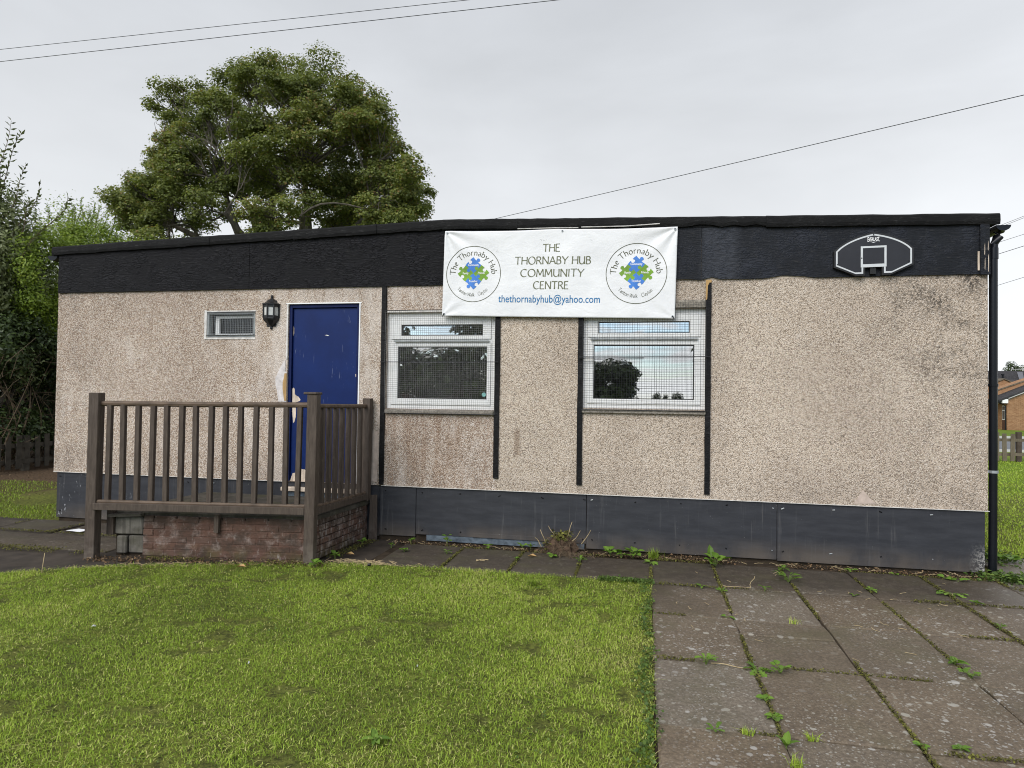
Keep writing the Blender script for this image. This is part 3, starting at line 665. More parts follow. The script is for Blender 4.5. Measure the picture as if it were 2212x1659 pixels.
# broken render beside the door
flake('broken_render', [(2.983,1.42),(2.885,1.42),(2.872,1.52),(2.850,1.60),(2.846,1.68),(2.872,1.73),(2.893,1.78),(2.925,1.83),(2.955,1.875),(2.962,1.87),(2.964,1.75),(2.983,1.74)], -.0005, M['plaster'], hut, .004)
flake('exposed_batten', [(2.983,1.43),(2.958,1.43),(2.948,1.50),(2.938,1.56),(2.937,1.63),(2.95,1.68),(2.957,1.73),(2.983,1.73)], -.005, M['tan_wood'], hut, .003)
flake('smooth_patch', [(3.93,.60),(4.05,.585),(4.06,.95),(4.045,1.12),(3.97,1.13),(3.95,.95),(3.93,.8)], -.0005, M['render_skim'], hut, .003)
flake('smooth_patch', [(8.72,.60),(8.78,.70),(8.86,.60),(8.90,.58),(8.70,.57)], -.0005, M['render_skim'], hut, .002)

# windows
def window(b, fan, main, drip):
    x0, x1, z0, z1 = b
    def ring(o, i, ya, yb, mb):
        mb.box(o[0], i[0], ya, yb, o[2], o[3]); mb.box(i[1], o[1], ya, yb, o[2], o[3])
        mb.box(i[0], i[1], ya+.0003, yb, o[2], i[2]); mb.box(i[0], i[1], ya+.0003, yb, i[3], o[3])
    mid = (fan[2]+main[3])/2
    mb = MB(); ring((x0+.001,x1-.001,z0+.001,z1-.001), (x0+.045,x1-.045,z0+.045,z1-.045), .03, .10, mb); mb.box(x0+.0452, x1-.0452, .0305, .10, mid-.02, mid+.02)
    w = obj('window', mb, M['white_pvc'], hut, bevel=.003)
    mb = MB(); ring((x0+.0455,x1-.0455,mid+.0205,z1-.0455), fan, .018, .08, mb); obj('sash', mb, M['white_pvc'], w, bevel=.004)
    mb = MB(); ring((x0+.0455,x1-.0455,z0+.0455,mid-.0205), main, .018, .08, mb); obj('sash', mb, M['white_pvc'], w, bevel=.004)
    for (a, b_, c, d_) in (fan, main):
        mb = MB(); mb.add([(a-.004,.05,c-.004),(b_+.004,.05,c-.004),(b_+.004,.05,d_+.004),(a-.004,.05,d_+.004)], [(0,1,2,3)]); obj('pane', mb, M['glass'], w, fix=False)
        k = MB(); t_ = .007
        k.box(a, a+t_, .030, .049, c, d_); k.box(b_-t_, b_, .030, .049, c, d_); k.box(a+t_, b_-t_, .030, .049, c, c+t_); k.box(a+t_, b_-t_, .030, .049, d_-t_, d_); obj('gasket', k, M['board_edge'], w)
    mb = MB(); mb.prism([(.018,mid+.012),(-.004,mid-.002),(-.004,mid-.008),(.018,mid-.008)], 'x', drip[0], drip[1]); obj('drip_bar', mb, M['grey_frame'], w)
    return w
w1 = window(W1, (4.285,5.17,2.135,2.25), (4.25,5.22,1.475,2.02), (4.21,5.24))
w2 = window(W2, (6.355,7.235,2.15,2.265), (6.31,7.28,1.50,2.035), (6.28,7.31))
for w, (x0, x1, z0, z1) in ((w1, W1), (w2, W2)):
    mb = MB(); nx_ = 14; rr = random.Random(int(x0*10))
    mb.prism([(-.034,z0-.045),(-.030,z0-.012),(.03,z0+.001),(.03,z0-.045)], 'x', x0+.0, x1-.0); obj('window_sill', mb, M['stone_sill'], w, bevel=.005)
mb = MB(); mb.prism([(-.03,2.388),(-.028,2.465),(.0,2.47),(.0,2.386)], 'x', 6.212, 7.378); obj('lintel', mb, M['stone_sill'], w2, bevel=.006)
mb = MB(); mb.box(4.135, 5.30, -.012, .02, 2.377, 2.40); obj('lintel', mb, M['white_dirty'], w1, bevel=.004)
mb = MB(); mb.lathe([(0,0),(.022,0),(.022,.002),(0,.003)], 0, 0, n=16)
stk = obj('sticker', mb, plain('sticker_green', (.22,.5,.47), .5, .3, .4, 60), w1); stk.rotation_euler = (R(90),0,0); stk.location = (5.185,.046,1.525)
# ventilator window
mb = MB(); a, b, c, d_ = VENT; a += .002; b -= .002; c += .002; d_ -= .002
for q_ in ((a,b,c,c+.03),(a,b,d_-.025,d_),(a,a+.022,c+.0302,d_-.0252),(b-.022,b,c+.0302,d_-.0252)): mb.box(q_[0], q_[1], .0, .05, q_[2], q_[3])
vw = obj('vent_window', mb, M['grey_frame'], hut, bevel=.002)
mb = MB()
for q_ in ((2.05,2.10,2.155,2.375),(2.56,2.572,2.155,2.375),(2.1002,2.5598,2.345,2.375),(2.1002,2.5598,2.155,2.172)): mb.box(q_[0], q_[1], .06, .09, q_[2], q_[3])
obj('sash', mb, M['white_pvc'], vw)
mb = MB(); mb.add([(2.0,.10,2.13),(2.58,.10,2.13),(2.58,.10,2.41),(2.0,.10,2.41)], [(0,1,2,3)]); obj('pane', mb, plain('dark_glass', (.012,.012,.013), .15, .5, .1), vw)
mb = MB(); mb.box(1.955, 1.984, -.006, .02, 2.105, 2.43); mb.box(1.984, 2.59, -.005, .02, 2.105, 2.124); mb.box(1.984, 2.59, -.004, .015, 2.4125, 2.424); obj('vent_surround', mb, M['white_dirty'], vw)

# ---- wire guards over the windows
def guard(name, label, x0, x1, z0, z1, pitch, mat, y, rods, th=.00115, clip=None):
    t_ = thing(name, label, 'window guard', (x0, y, z0), group='wire mesh guards over the windows')
    mb = MB(); rr = random.Random(int(x0*31))
    nxw = int((x1-x0)/pitch); nzw = int((z1-z0)/pitch)
    for i in range(nxw+1):
        x = x0+(x1-x0)*i/nxw; d1 = rr.uniform(-.0018,.0018); b1 = rr.uniform(-.004,.004)
        mb.tube([(x+d1,y,z0),(x+b1,y-.003,(z0+z1)/2),(x-d1,y,z1)], th, 4, False)
    for i in range(nzw+1):
        z = z0+(z1-z0)*i/nzw; d1 = rr.uniform(-.0018,.0018)
        mb.tube([(x0,y-.003,z+d1),((x0+x1)/2,y-.006,z+rr.uniform(-.003,.001)),(x1,y-.003,z-d1)], th, 4, False)
    tag(obj('wire_mesh', mb, mat, t_, fix=False), kind='stuff')
    for zr, xa, xb in rods:
        k = MB(); k.tube([(xa,y-.008,zr),(xb,y-.008,zr+.004)], .0042, 6); obj('guard_rod', k, M['wire_dark'], t_)
    return t_
guard('window_guard', 'wire mesh guard over the darker window, nearest the door', 4.130, 5.315, 1.318, 2.395, .0212, M['wire'], -.036, [(1.855,4.08,5.35),(2.395,4.12,5.32),(1.318,4.12,5.32)])
guard('window_guard', 'wire mesh guard over the sky reflecting window right of the pale panel', 6.205, 7.385, 1.39, 2.44, .0236, M['wire_dark'], -.036, [(1.912,6.17,7.42),(1.900,6.17,6.8),(1.39,6.2,7.39)])
guard('window_guard', 'small wire mesh guard on the ventilator left of the lantern', 2.0, 2.575, 2.145, 2.40, .0205, M['steel'], -.006, [(2.147,1.99,2.585),(2.40,1.99,2.585)], .0014)

# ================================================================ lantern
ln = thing('wall_lantern', 'black half lantern with clear panes beside the blue door', 'wall lamp', (2.785,0,2.2))
cx = 2.785; A0, A1, NS = math.pi, 2*math.pi, 4
def half(prof, name, mat, bev=0):
    mb = MB(); mb.lathe(prof, cx, -.004, A0, A1, NS); return obj(name, mb, mat, ln, fix=True)
half([(.0,2.585),(.014,2.585),(.016,2.565),(.012,2.56),(.014,2.548),(.040,2.535),(.062,2.51),(.082,2.497),(.104,2.487),(.104,2.479),(.09,2.476),(0,2.474)], 'lantern_cap', M['lantern_black'])
half([(0,2.334),(.089,2.336),(.092,2.325),(.088,2.31),(.070,2.29),(.040,2.258),(.016,2.245),(.013,2.24),(.016,2.225),(.012,2.212),(0,2.208)], 'lantern_base', M['lantern_black'])
mb = MB()
for k in range(NS+1):
    an = A0+(A1-A0)*k/NS; r_ = .088; x, y = cx+r_*math.cos(an), -.004+r_*math.sin(an); mb.tube([(x,y,2.335),(x,y,2.476)], .010, 6)
for zz in (2.347, 2.464):
    for k in range(NS):
        p_ = [(cx+.087*math.cos(A0+(A1-A0)*q_/NS), -.004+.087*math.sin(A0+(A1-A0)*q_/NS), zz) for q_ in (k, k+1)]; mb.obox(p_[0], p_[1], .008, .024)
obj('lantern_frame', mb, M['lantern_black'], ln)
for k in range(NS):
    p_ = [(cx+.083*math.cos(A0+(A1-A0)*q_/NS), -.004+.083*math.sin(A0+(A1-A0)*q_/NS)) for q_ in (k, k+1)]
    mb = MB(); mb.add([(p_[0][0],p_[0][1],2.34),(p_[1][0],p_[1][1],2.34),(p_[1][0],p_[1][1],2.47),(p_[0][0],p_[0][1],2.47)], [(0,1,2,3)]); obj('pane', mb, M['lamp_glass'], ln)
mb = MB(); mb.box(2.725, 2.845, -.006, .0, 2.24, 2.53); obj('back_plate', mb, M['lantern_black'], ln, bevel=.003)

# ================================================================ basketball backboard
bb = thing('basketball_backboard', 'small black basketball backboard with white outline screwed to the fascia', 'backboard', (8.845,-.025,2.66))
def bb_outline(k):
    """half width .335; k insets the outline"""
    pts = [(.070+k,.0+k),(.145+k*.3,.0+k),(.335-k,.085+k*.6),(.335-k,.235-k*.35)]
    a0_ = pts[-1]; top = .395-k
    for q_ in np.linspace(0, 1, 12)[1:]:
        x = a0_[0]*(1-q_); pts.append((x, a0_[1]+(top-a0_[1])*math.sin(math.acos(max(0, min(1, x/a0_[0]*.93)))-math.acos(.93))/math.sin(math.pi/2-math.acos(.93))))
    left = [(-x, z) for x, z in reversed(pts[:-1])]
    return pts+left+[(-.070-k,.072+k),(.070+k,.072+k)]
BX, BZ = 8.845, 2.66
tilt = lambda x, z: (BX+x, BZ+z+x*.02)
yb0, yb1 = -.060, -.026
mb = MB(); mb.prism([tilt(*p_) for p_ in bb_outline(0)], 'y', yb0, yb1); obj('board', mb, M['board_edge'], bb)
mb = MB(); mb.prism([tilt(*p_) for p_ in bb_outline(.010)], 'y', yb0-.0015, yb0-.0002); obj('board_face', mb, M['board_face'], bb)
def ribbon_ring(outer, inner, y, name, mat, parent):
    n = len(outer); mb = MB(); mb.add([(x, y, z) for x, z in outer]+[(x, y, z) for x, z in inner], [(i, (i+1) % n, n+(i+1) % n, n+i) for i in range(n)]); return obj(name, mb, mat, parent, fix=False)
ribbon_ring([tilt(*p_) for p_ in bb_outline(.017)], [tilt(*p_) for p_ in bb_outline(.031)], yb0-.0025, 'white_outline', M['line_ink'], bb)
sq = [(-.108,.075),(.108,.075),(.108,.268),(-.108,.268)]; sq2 = [(-.090,.092),(.090,.092),(.090,.251),(-.090,.251)]
ribbon_ring([tilt(*p_) for p_ in sq], [tilt(*p_) for p_ in sq2], yb0-.0032, 'white_square', M['line_ink'], bb)
for x, z in ((0,.372),(-.305,.11),(.29,.12),(-.10,.16)):
    mb = MB(); p_ = tilt(x, z); mb.tube([(p_[0],yb0-.0045,p_[1]),(p_[0],yb0,p_[1])], .006, 8); obj('screw', mb, M['board_edge'], bb)
mb = MB(); mb.box(8.82, 8.87, -.05, -.0235, 2.675, 2.735); obj('hoop_bracket', mb, M['board_edge'], bb)

# ---------------------------------------------------------------- lettering helpers
def text_mesh(txt, size, align='CENTER', bold=0, squeeze=1):
    cu = bpy.data.curves.new('lettering', 'FONT'); cu.body = txt; cu.size = size; cu.align_x = align; cu.offset = bold; cu.resolution_u = 3
    o = bpy.data.objects.new('lettering', cu); col.objects.link(o)
    dg = bpy.context.evaluated_depsgraph_get(); me = o.evaluated_get(dg).to_mesh()
    v = [(p_.co.x*squeeze, p_.co.y) for p_ in me.vertices]; f = [tuple(p_.vertices) for p_ in me.polygons]
    bpy.data.objects.remove(o); bpy.data.curves.remove(cu); return v, f
def letters(name, txt, size, fn, mat, parent, align='CENTER', bold=0, squeeze=1):
    v, f = text_mesh(txt, size, align, bold, squeeze); mb = MB(); mb.add([fn(x, y) for x, y in v], f); o = obj(name, mb, mat, parent, fix=False); return o
# maker's name arched slightly, heavier at its ends, with a tick below
def ev(x, y): s = 1+.45*min(1, abs(x/.062))**1.6; return (BX+x, yb0-.003, BZ+.330+(y-.0165)*s+x*.02)
letters('lettering', 'EVERLAST.', .045, ev, M['white_ink'], bb, bold=.0012, squeeze=.50)
mb = MB(); mb.add([(BX-.028,yb0-.003,BZ+.306),(BX-.002,yb0-.003,BZ+.297),(BX+.028,yb0-.003,BZ+.307),(BX,yb0-.003,BZ+.303),], [(0,1,3),(1,2,3)]); obj('logo_tick', mb, M['white_ink'], bb)

# ================================================================ banner
BW, BH = 2.335, .885
TL, TR, BR, BL = [np.array(q_) for q_ in ((4.772,3.212),(7.11,3.172),(7.09,2.282),(4.752,2.332))]
def crease(u, v):
    """outward relief of the cloth in metres; u along, v down"""
    h = 0.0
    for (cu_, cv_, sg, amp) in ((0,0,1,.013),(BW,0,-1,.012),(0,BH,1,.004),(BW,BH,-1,.004)):
        du, dv = (u-cu_)*sg, (v-cv_)*(1 if cv_ == 0 else -1); d_ = math.hypot(du, dv); a = math.atan2(dv, max(du, 1e-6))
        h += amp*math.exp(-d_/.33)*math.sin(a*9.0+.6)*min(1, d_/.07)
    h += .0035*math.sin(u*5.2+v*3.1)*math.sin(v*4.4+.5)+.0022*math.sin(u*13+v*7+1)*math.exp(-v/.28)
    h += .0022*math.sin(u*21+.7*math.sin(v*9))*math.exp(-(BH-v)/.10)+.0016*math.sin(v*19+u*2.3)*math.exp(-abs(u-1.2)/.5)
    return h
def bpt(u, v, off=0):
    a = TL+(TR-TL)*(u/BW); b_ = BL+(BR-BL)*(u/BW); p_ = a+(b_-a)*(v/BH)
    sag = .010*abs(math.sin(math.pi*u/BW*2))*math.exp(-v/.2)
    return (p_[0], -.052-crease(u, v)-off, p_[1]-sag)
ban = thing('banner', 'creased white vinyl banner naming the community centre, two round logos', 'banner', (5.93,-.05,2.3))
NU, NV = 170, 70
vs = [bpt(BW*i/NU, BH*j/NV) for j in range(NV+1) for i in range(NU+1)]
vs = np.array(vs); ii = np.arange((NU+1)*(NV+1)).reshape(NV+1, NU+1)
fs = np.stack([ii[1:,:-1], ii[1:,1:], ii[:-1,1:], ii[:-1,:-1]], -1).reshape(-1,4)
sheet = np_obj('sheet', vs, fs, M['banner'], ban, smooth=True); so = sheet.modifiers.new('thick', 'SOLIDIFY'); so.thickness = .0012; so.offset = -1
for u, v in ((.025,.022),(BW/2+.05,.02),(BW-.025,.022),(.022,BH-.02),(BW-.022,BH-.02)):
    x, y, z = bpt(u, v); mb = MB(); mb.tube([(x,y-.004,z),(x,y+.001,z)], .012, 10); g_ = obj('eyelet', mb, M['steel'], ban)
    mb = MB(); mb.tube([(x,y-.008,z),(x,y+.03,z)], .006, 6); obj('fixing', mb, M['pvc_black'], ban)
for u, s in ((.022,-1),(BW-.022,1)):
    x, y, z = bpt(u, BH-.02); mb = MB(); mb.tube([(x-.005*s,y-.006,z+.006),(x+.004*s,y-.01,z),(x+.016*s,y-.008,z-.028)], .004, 6); obj('cable_tie', mb, M['pvc_black'], ban)
mb = MB(); mb.tube([(5.53,-.04,3.212),(5.9,-.045,3.205),(6.15,-.045,3.198)], .005, 6); obj('batten', mb, M['white_dirty'], ban); mb = MB(); mb.tube([(6.18,-.05,3.202),(6.6,-.05,3.196),(6.94,-.055,3.206)], .006, 6); obj('batten', mb, M['white_dirty'], ban)
mb = MB()
for u, v, s in ((1.0,.105,.012),(1.03,.11,.008),(1.51,.115,.011),(.555,.215,.013),(.56,.20,.006),(.045,.21,.008),(2.1,.09,.007),(2.2,.10,.006),(1.06,.10,.005)):
    for q_ in range(4):
        uu, vv = u+random.uniform(-s,s), v+random.uniform(-s*.5,s*.5); e = random.uniform(.15,.4)*s
        mb.add([bpt(uu-e,vv,.0018), bpt(uu+e,vv+e*.3,.0018), bpt(uu+e*.4,vv-e*.8,.0018)], [(0,1,2)])
obj('scuff', mb, M['board_edge'], ban, fix=False)['kind'] = 'stuff'

# humanist capitals drawn with a broad pen: skeleton strokes on a unit cap height
def arc(cx_, cy_, rx, ry, a, b, n=14): return [(cx_+rx*math.cos(R(a+(b-a)*k/n)), cy_+ry*math.sin(R(a+(b-a)*k/n))) for k in range(n+1)]
GL = {
 'T': (.78, [[(0,.985),(.78,1.0)], [(.40,.98),(.38,0)]]),
 'H': (.82, [[(.08,1),(.05,0)], [(.78,1),(.76,0)], [(.06,.52),(.77,.53)]]),
 'E': (.62, [[(.08,1),(.05,0)], [(.08,.985),(.56,1)], [(.07,.53),(.48,.54)], [(.05,.015),(.6,.02)]]),
 'O': (1.0, [arc(.5,.5,.45,.5,80,-280,26)]),
 'R': (.72, [[(.08,.98),(.05,0)], [(.08,.98)]+arc(.34,.75,.24,.23,85,-85,12)+[(.08,.5)], [(.32,.52),(.7,0)]]),
 'N': (.86, [[(.07,0),(.06,1)], [(.06,1),(.78,.02)], [(.78,0),(.80,1)]]),
 'A': (.84, [[(0,0),(.42,1)], [(.40,1),(.82,0)], [(.14,.34),(.68,.35)]]),
 'B': (.66, [[(.08,.98),(.05,0)], [(.08,.98)]+arc(.32,.76,.22,.22,85,-85,10)+[(.08,.54)], [(.08,.54)]+arc(.32,.27,.27,.26,85,-85,12)+[(.05,.01)]]),
 'Y': (.78, [[(0,1),(.38,.48)], [(.8,1),(.38,.48)], [(.38,.5),(.34,0)]]),
 'U': (.82, [[(.08,1),(.07,.4)]+arc(.38,.34,.31,.34,180,330,12)+[(.72,.35)], [(.74,1),(.74,0)]]),
 'C': (.84, [arc(.5,.5,.45,.5,50,310,20)]),
 'M': (.98, [[(.05,0),(.14,1)], [(.14,1),(.48,.22)], [(.48,.22),(.84,1)], [(.84,1),(.93,0)]]),
 'I': (.22, [[(.12,1),(.09,0)]]),
 'W': (1.16, [[(0,1),(.3,0)], [(.3,0),(.58,.95)], [(.58,.95),(.86,0)], [(.86,0),(1.14,1)]]),
 'h': (.58, [[(.09,1.02),(.06,0)], [(.07,.42)]+arc(.3,.42,.2,.22,130,10,8)+[(.50,0)]]),
 'e': (.58, [[(.1,.36),(.46,.42)]+arc(.29,.34,.22,.29,20,300,16)]),
 'o': (.66, [arc(.32,.32,.26,.32,80,-280,20)]),
 'r': (.42, [[(.09,.64),(.06,0)], [(.07,.40)]+arc(.26,.42,.16,.22,150,55,6)]),
 'n': (.58, [[(.09,.64),(.06,0)], [(.07,.42)]+arc(.3,.42,.2,.22,130,10,8)+[(.50,0)]]),
 'a': (.54, [[(.12,.58)]+arc(.26,.44,.18,.20,110,0,8)+[(.44,0)], [(.44,.36)]+arc(.24,.17,.18,.17,80,300,12)+[(.44,.1)]]),
 'b': (.64, [[(.09,1.02),(.06,.03)], arc(.30,.31,.25,.31,140,-160,16)]),
 'y': (.58, [[(.03,.64),(.28,.04)], [(.56,.66),(.10,-.34)]]),
 'u': (.60, [[(.08,.64),(.08,.25)]+arc(.28,.22,.2,.22,180,320,8)+[(.5,.25)], [(.52,.64),(.52,0)]]),
 't': (.40, [[(.17,.84),(.16,.15)]+arc(.28,.12,.12,.12,180,300,6), [(.0,.62),(.36,.64)]]),
 'l': (.24, [[(.11,1.02),(.09,0)]]),
 'k': (.54, [[(.09,1.02),(.06,0)], [(.46,.64),(.08,.28)], [(.16,.34),(.5,0)]]),
}
def pen_text(txt, h, w0=.13, track=.11, space=.42):
    """returns list of strokes (list of (x,y)), total width; units of metres, baseline y=0, starts x=0"""
    x = 0; out = []
    for ch in txt:
        if ch == ' ': x += space; continue
        wd, st = GL[ch]
        for s_ in st: out.append([((x+a)*h, b_*h) for a, b_ in s_])
        x += wd+track
    return out, (x-track)*h
def pen_object(name, strokes, h, fn, mat, parent, w0=.135, ang=R(28)):
    mb = MB()
    for si, s_ in enumerate(strokes):
        P = []
        for a, b_ in zip(s_, s_[1:]):
            L_ = math.dist(a, b_); n = max(1, int(L_/(h*.16))); P += [(a[0]+(b_[0]-a[0])*k/n, a[1]+(b_[1]-a[1])*k/n) for k in range(n)]
        P.append(s_[-1]); n = len(P); vs = []; straight = len(s_) == 2
        for i in range(n):
            t_ = np.array(P[min(i+1,n-1)])-np.array(P[max(i-1,0)]); t_ = t_/(np.linalg.norm(t_)+1e-9); nr = np.array((-t_[1], t_[0]))
            w = w0*h*(.42+.58*abs(math.sin(math.atan2(t_[1], t_[0])-ang)))
            if straight: w *= .82+.36*abs(2*i/(n-1)-1)**2
            p_ = np.array(P[i]); vs += [p_-nr*w/2, p_+nr*w/2]
        mb.add([fn(q_[0], q_[1], .0016+.0002*(si % 5)) for q_ in vs], [(2*i, 2*i+2, 2*i+3, 2*i+1) for i in range(n-1)])
    return obj(name, mb, mat, parent, fix=False)
for txt, uc, v_base, wid in (('THE', 1.115, .226, .172), ('THORNABY HUB', 1.130, .352, .765), ('COMMUNITY', 1.127, .478, .640), ('CENTRE', 1.120, .602, .355)):
    st, w = pen_text(txt, .076); k = wid/w
    pen_object('lettering', [[(a*k, b_) for a, b_ in s_] for s_ in st], .076, lambda x, y, off, uc=uc, wid=wid, vb=v_base: bpt(uc-wid/2+x, vb-y, off), M['olive_ink'], ban, .16)
letters('lettering', 'thethornabyhub@yahoo.com', .108, lambda x, y: bpt(1.104+x, .738-y, .0018), M['email_ink'], ban, bold=.0006, squeeze=.80)
def jig_edge(p, q, kind, n=7):
    """points from p (excluded q) with a knob to the outside (+1), inside (-1)"""
    p, q = np.array(p), np.array(q); L_ = np.linalg.norm(q-p); t_ = (q-p)/L_; nr = np.array((t_[1], -t_[0]))*kind; out = [tuple(p)]
    out.append(tuple(p+t_*L_*.22-nr*L_*.035)); out.append(tuple(p+t_*L_*.40-nr*L_*.03))
    for k in range(n+1):
        a = R(215-250*k/n); out.append(tuple(p+t_*(L_*.5+L_*.165*math.cos(a))+nr*(L_*.125+L_*.14*math.sin(a))))
    out.append(tuple(p+t_*L_*.60-nr*L_*.03)); out.append(tuple(p+t_*L_*.78-nr*L_*.035)); return out
def logo(uc, vc, rad, nm_label):
    lg = empty('logo', (0,0,0)); lg.parent = ban; lg.matrix_parent_inverse = Matrix.Identity(4); lg.location = Vector(bpt(uc, vc))-ban.location
    if nm_label: lg['label'] = nm_label
    N = 72; o_ = []; i_ = []
    for k in range(N):
        a = 2*math.pi*k/N; o_.append((uc+rad*math.cos(a)*.985, vc-rad*math.sin(a))); i_.append((uc+(rad-.0065)*math.cos(a)*.985, vc-(rad-.0065)*math.sin(a)))
    mb = MB(); mb.add([bpt(u, v, .0016) for u, v in o_]+[bpt(u, v, .0016) for u, v in i_], [(i, (i+1) % N, N+(i+1) % N, N+i) for i in range(N)]); obj('ring', mb, M['ring_ink'], lg, fix=False)
    # words round the rim
    def polar(r_, a, off): return bpt(uc+r_*math.cos(a)*.985, vc-r_*math.sin(a), off)
    h = .058; rb = rad*.66; st, w = pen_text('The Thornaby Hub', h, track=.13, space=.40); a0_, a1_ = R(182), R(-1); sp = (a0_-a1_)
    pen_object('lettering', st, h, lambda x, y, off: polar(rb+y, a0_-sp*x/w, off), M['ring_ink'], lg, .135)
    h = .036
    for word, s0, s1 in (('Tanton Walk', 223, 275), ('Clayton', 285, 314)):
        st, w = pen_text(word, h, track=.1, space=.3); pen_object('lettering', st, h, lambda x, y, off, s0=s0, s1=s1, w=w: polar(rad*.80-y, R(s0+(s1-s0)*x/w), off), M['ring_ink'], lg, .13)
    # jigsaw: four pieces in a diamond, turned a little
    s = .118; ca, sa = math.cos(R(45+1)), math.sin(R(45+1))
    rot = lambda p_: (uc+p_[0]*ca-p_[1]*sa, vc-.006-(p_[0]*sa+p_[1]*ca))
    # piece squares in the unrotated frame; edge kinds bottom,right,top,left
    for name, (ox, oy), kinds, mat, word, off in (('right', (0,-1), (1,-1,1,-1), 'jig_green', 'Friends', .0016), ('top', (0,0), (-1,1,-1,1), 'jig_blue', 'Community', .0021), ('bottom', (-1,-1), (-1,1,-1,1), 'jig_blue', 'Together', .0021), ('left', (-1,0), (1,-1,1,-1), 'jig_green', 'Family', .0016)):
        x0, y0 = ox*s, oy*s; c_ = [(x0,y0),(x0+s,y0),(x0+s,y0+s),(x0,y0+s)]; poly = []
        for k in range(4): poly += jig_edge(c_[k], c_[(k+1) % 4], kinds[k])
        mb = MB(); mb.add([bpt(*rot(p_), off) for p_ in poly], [tuple(range(len(poly)))])
        import bmesh
        pc = obj('jigsaw_piece', mb, M[mat], lg, fix=False)
        bm = bmesh.new(); bm.from_mesh(pc.data); bmesh.ops.triangulate(bm, faces=bm.faces, ngon_method='EAR_CLIP'); bm.to_mesh(pc.data); bm.free()
        cu_, cv_ = rot((x0+s/2, y0+s/2)); letters('lettering', word, .030, lambda x, y, cu_=cu_, cv_=cv_: bpt(cu_+x, cv_+.008-y, .0030), M['white_ink'], pc, bold=.0006, squeeze=.8)
logo(.318, .447, .291, None); logo(1.956, .447, .299, None)

# ================================================================ landing with railing
FL, FR_ = np.array((1.90,-1.40)), np.array((3.90,-1.13)); fd = (FR_-FL)/np.linalg.norm(FR_-FL); fn_ = np.array((fd[1], -fd[0]))  # outward
fang = math.atan2(fd[1], fd[0]); SL, SR = np.array((3.90,-1.13)), np.array((3.955,-.06)); sdv = (SR-SL)/np.linalg.norm(SR-SL); sang = math.atan2(sdv[1], sdv[0])
land = thing('landing', 'raised brick landing with dark concrete top below the blue door', 'landing', (2.9,-.6,0))
inn = lambda p_, k: (p_[0]-fn_[0]*k, p_[1]-fn_[1]*k)
core = [inn(FL+fd*.12, .13), inn(FR_-fd*.05, .13), (3.905,-.01), (1.98,-.01)]
mb = MB(); mb.prism([inn(FL+fd*.43, .0790), inn(FR_-fd*.045, .0790), (3.95,-.01), (2.30,-.01)], 'z', -.1, .345); obj('core', mb, M['brick'], land)
mb = MB(); mb.prism([inn(FL+fd*.115, .15), inn(FL+fd*.44, .15), (2.34,-.01), (1.99,-.01)], 'z', -.1, .343); obj('backing', mb, M['soil'], land)
topp = [inn(FL+fd*.14, .10), inn(FR_+fd*.012, .085), (3.972,.005), (2.02,.005)]
mb = MB(); mb.prism(topp, 'z', .348, .40); obj('top_slab', mb, M['landing_top'], land, bevel=.01)
def brick_mesh(seed, L_=.205, H=.056, D=.09):
    r_ = random.Random(seed); j = lambda a: r_.uniform(-a, a); mb = MB()
    mb.add([(-L_/2+j(.003),-D/2+j(.003),-H/2+j(.002)),(L_/2+j(.003),-D/2+j(.003),-H/2+j(.002)),(L_/2,D/2,-H/2),(-L_/2,D/2,-H/2),(-L_/2+j(.003),-D/2+j(.003),H/2+j(.002)),(L_/2+j(.003),-D/2+j(.003),H/2+j(.002)),(L_/2,D/2,H/2),(-L_/2,D/2,H/2)], [(3,2,1,0),(4,5,6,7),(0,1,5,4),(1,2,6,5),(2,3,7,6),(3,0,4,7)])
    import bmesh
    me = mb.mesh('brick', [M['brick']]); bm = bmesh.new(); bm.from_mesh(me); bmesh.ops.bevel(bm, geom=bm.edges[:], offset=.005, segments=1, affect='EDGES'); bm.to_mesh(me); bm.free(); return me
BM = [brick_mesh(i) for i in range(6)]; HB = [brick_mesh(20+i, .098) for i in range(3)]
Lf = np.linalg.norm(FR_-FL); Ls = np.linalg.norm(SR-SL)
for c in range(6):
    z = .028+c*.0615+.002
    x = .42 if c > 1 else .42; first = c % 2
    end = Lf-.035
    while x < end-.03:
        L_ = .098 if (first and x == .42) else .205
        if x+L_ > end: L_ = end-x
        pos = FL+fd*(x+L_/2)-fn_*(.1202+random.uniform(-.003,.0015))
        me = HB[random.randrange(3)] if L_ < .12 else BM[random.randrange(6)]
        inst('brick', me, land, (pos[0], pos[1], z), (0,0,fang), (L_/(.098 if L_ < .12 else .205), 1, 1)); x += L_+.010
    x = .06; first = (c+1) % 2; st_ = x
    while x < Ls-.05:
        L_ = .098 if (first and x == st_) else .205
        if x+L_ > Ls: L_ = Ls-x
        pos = SL+sdv*(x+L_/2)+np.array((-sdv[1], sdv[0]))*(.0455+random.uniform(-.002,.002))
        me = HB[random.randrange(3)] if L_ < .12 else BM[random.randrange(6)]
        inst('brick', me, land, (pos[0], pos[1], z), (0,0,sang+math.pi), (L_/(.098 if L_ < .12 else .205), 1, 1)); x += L_+.010
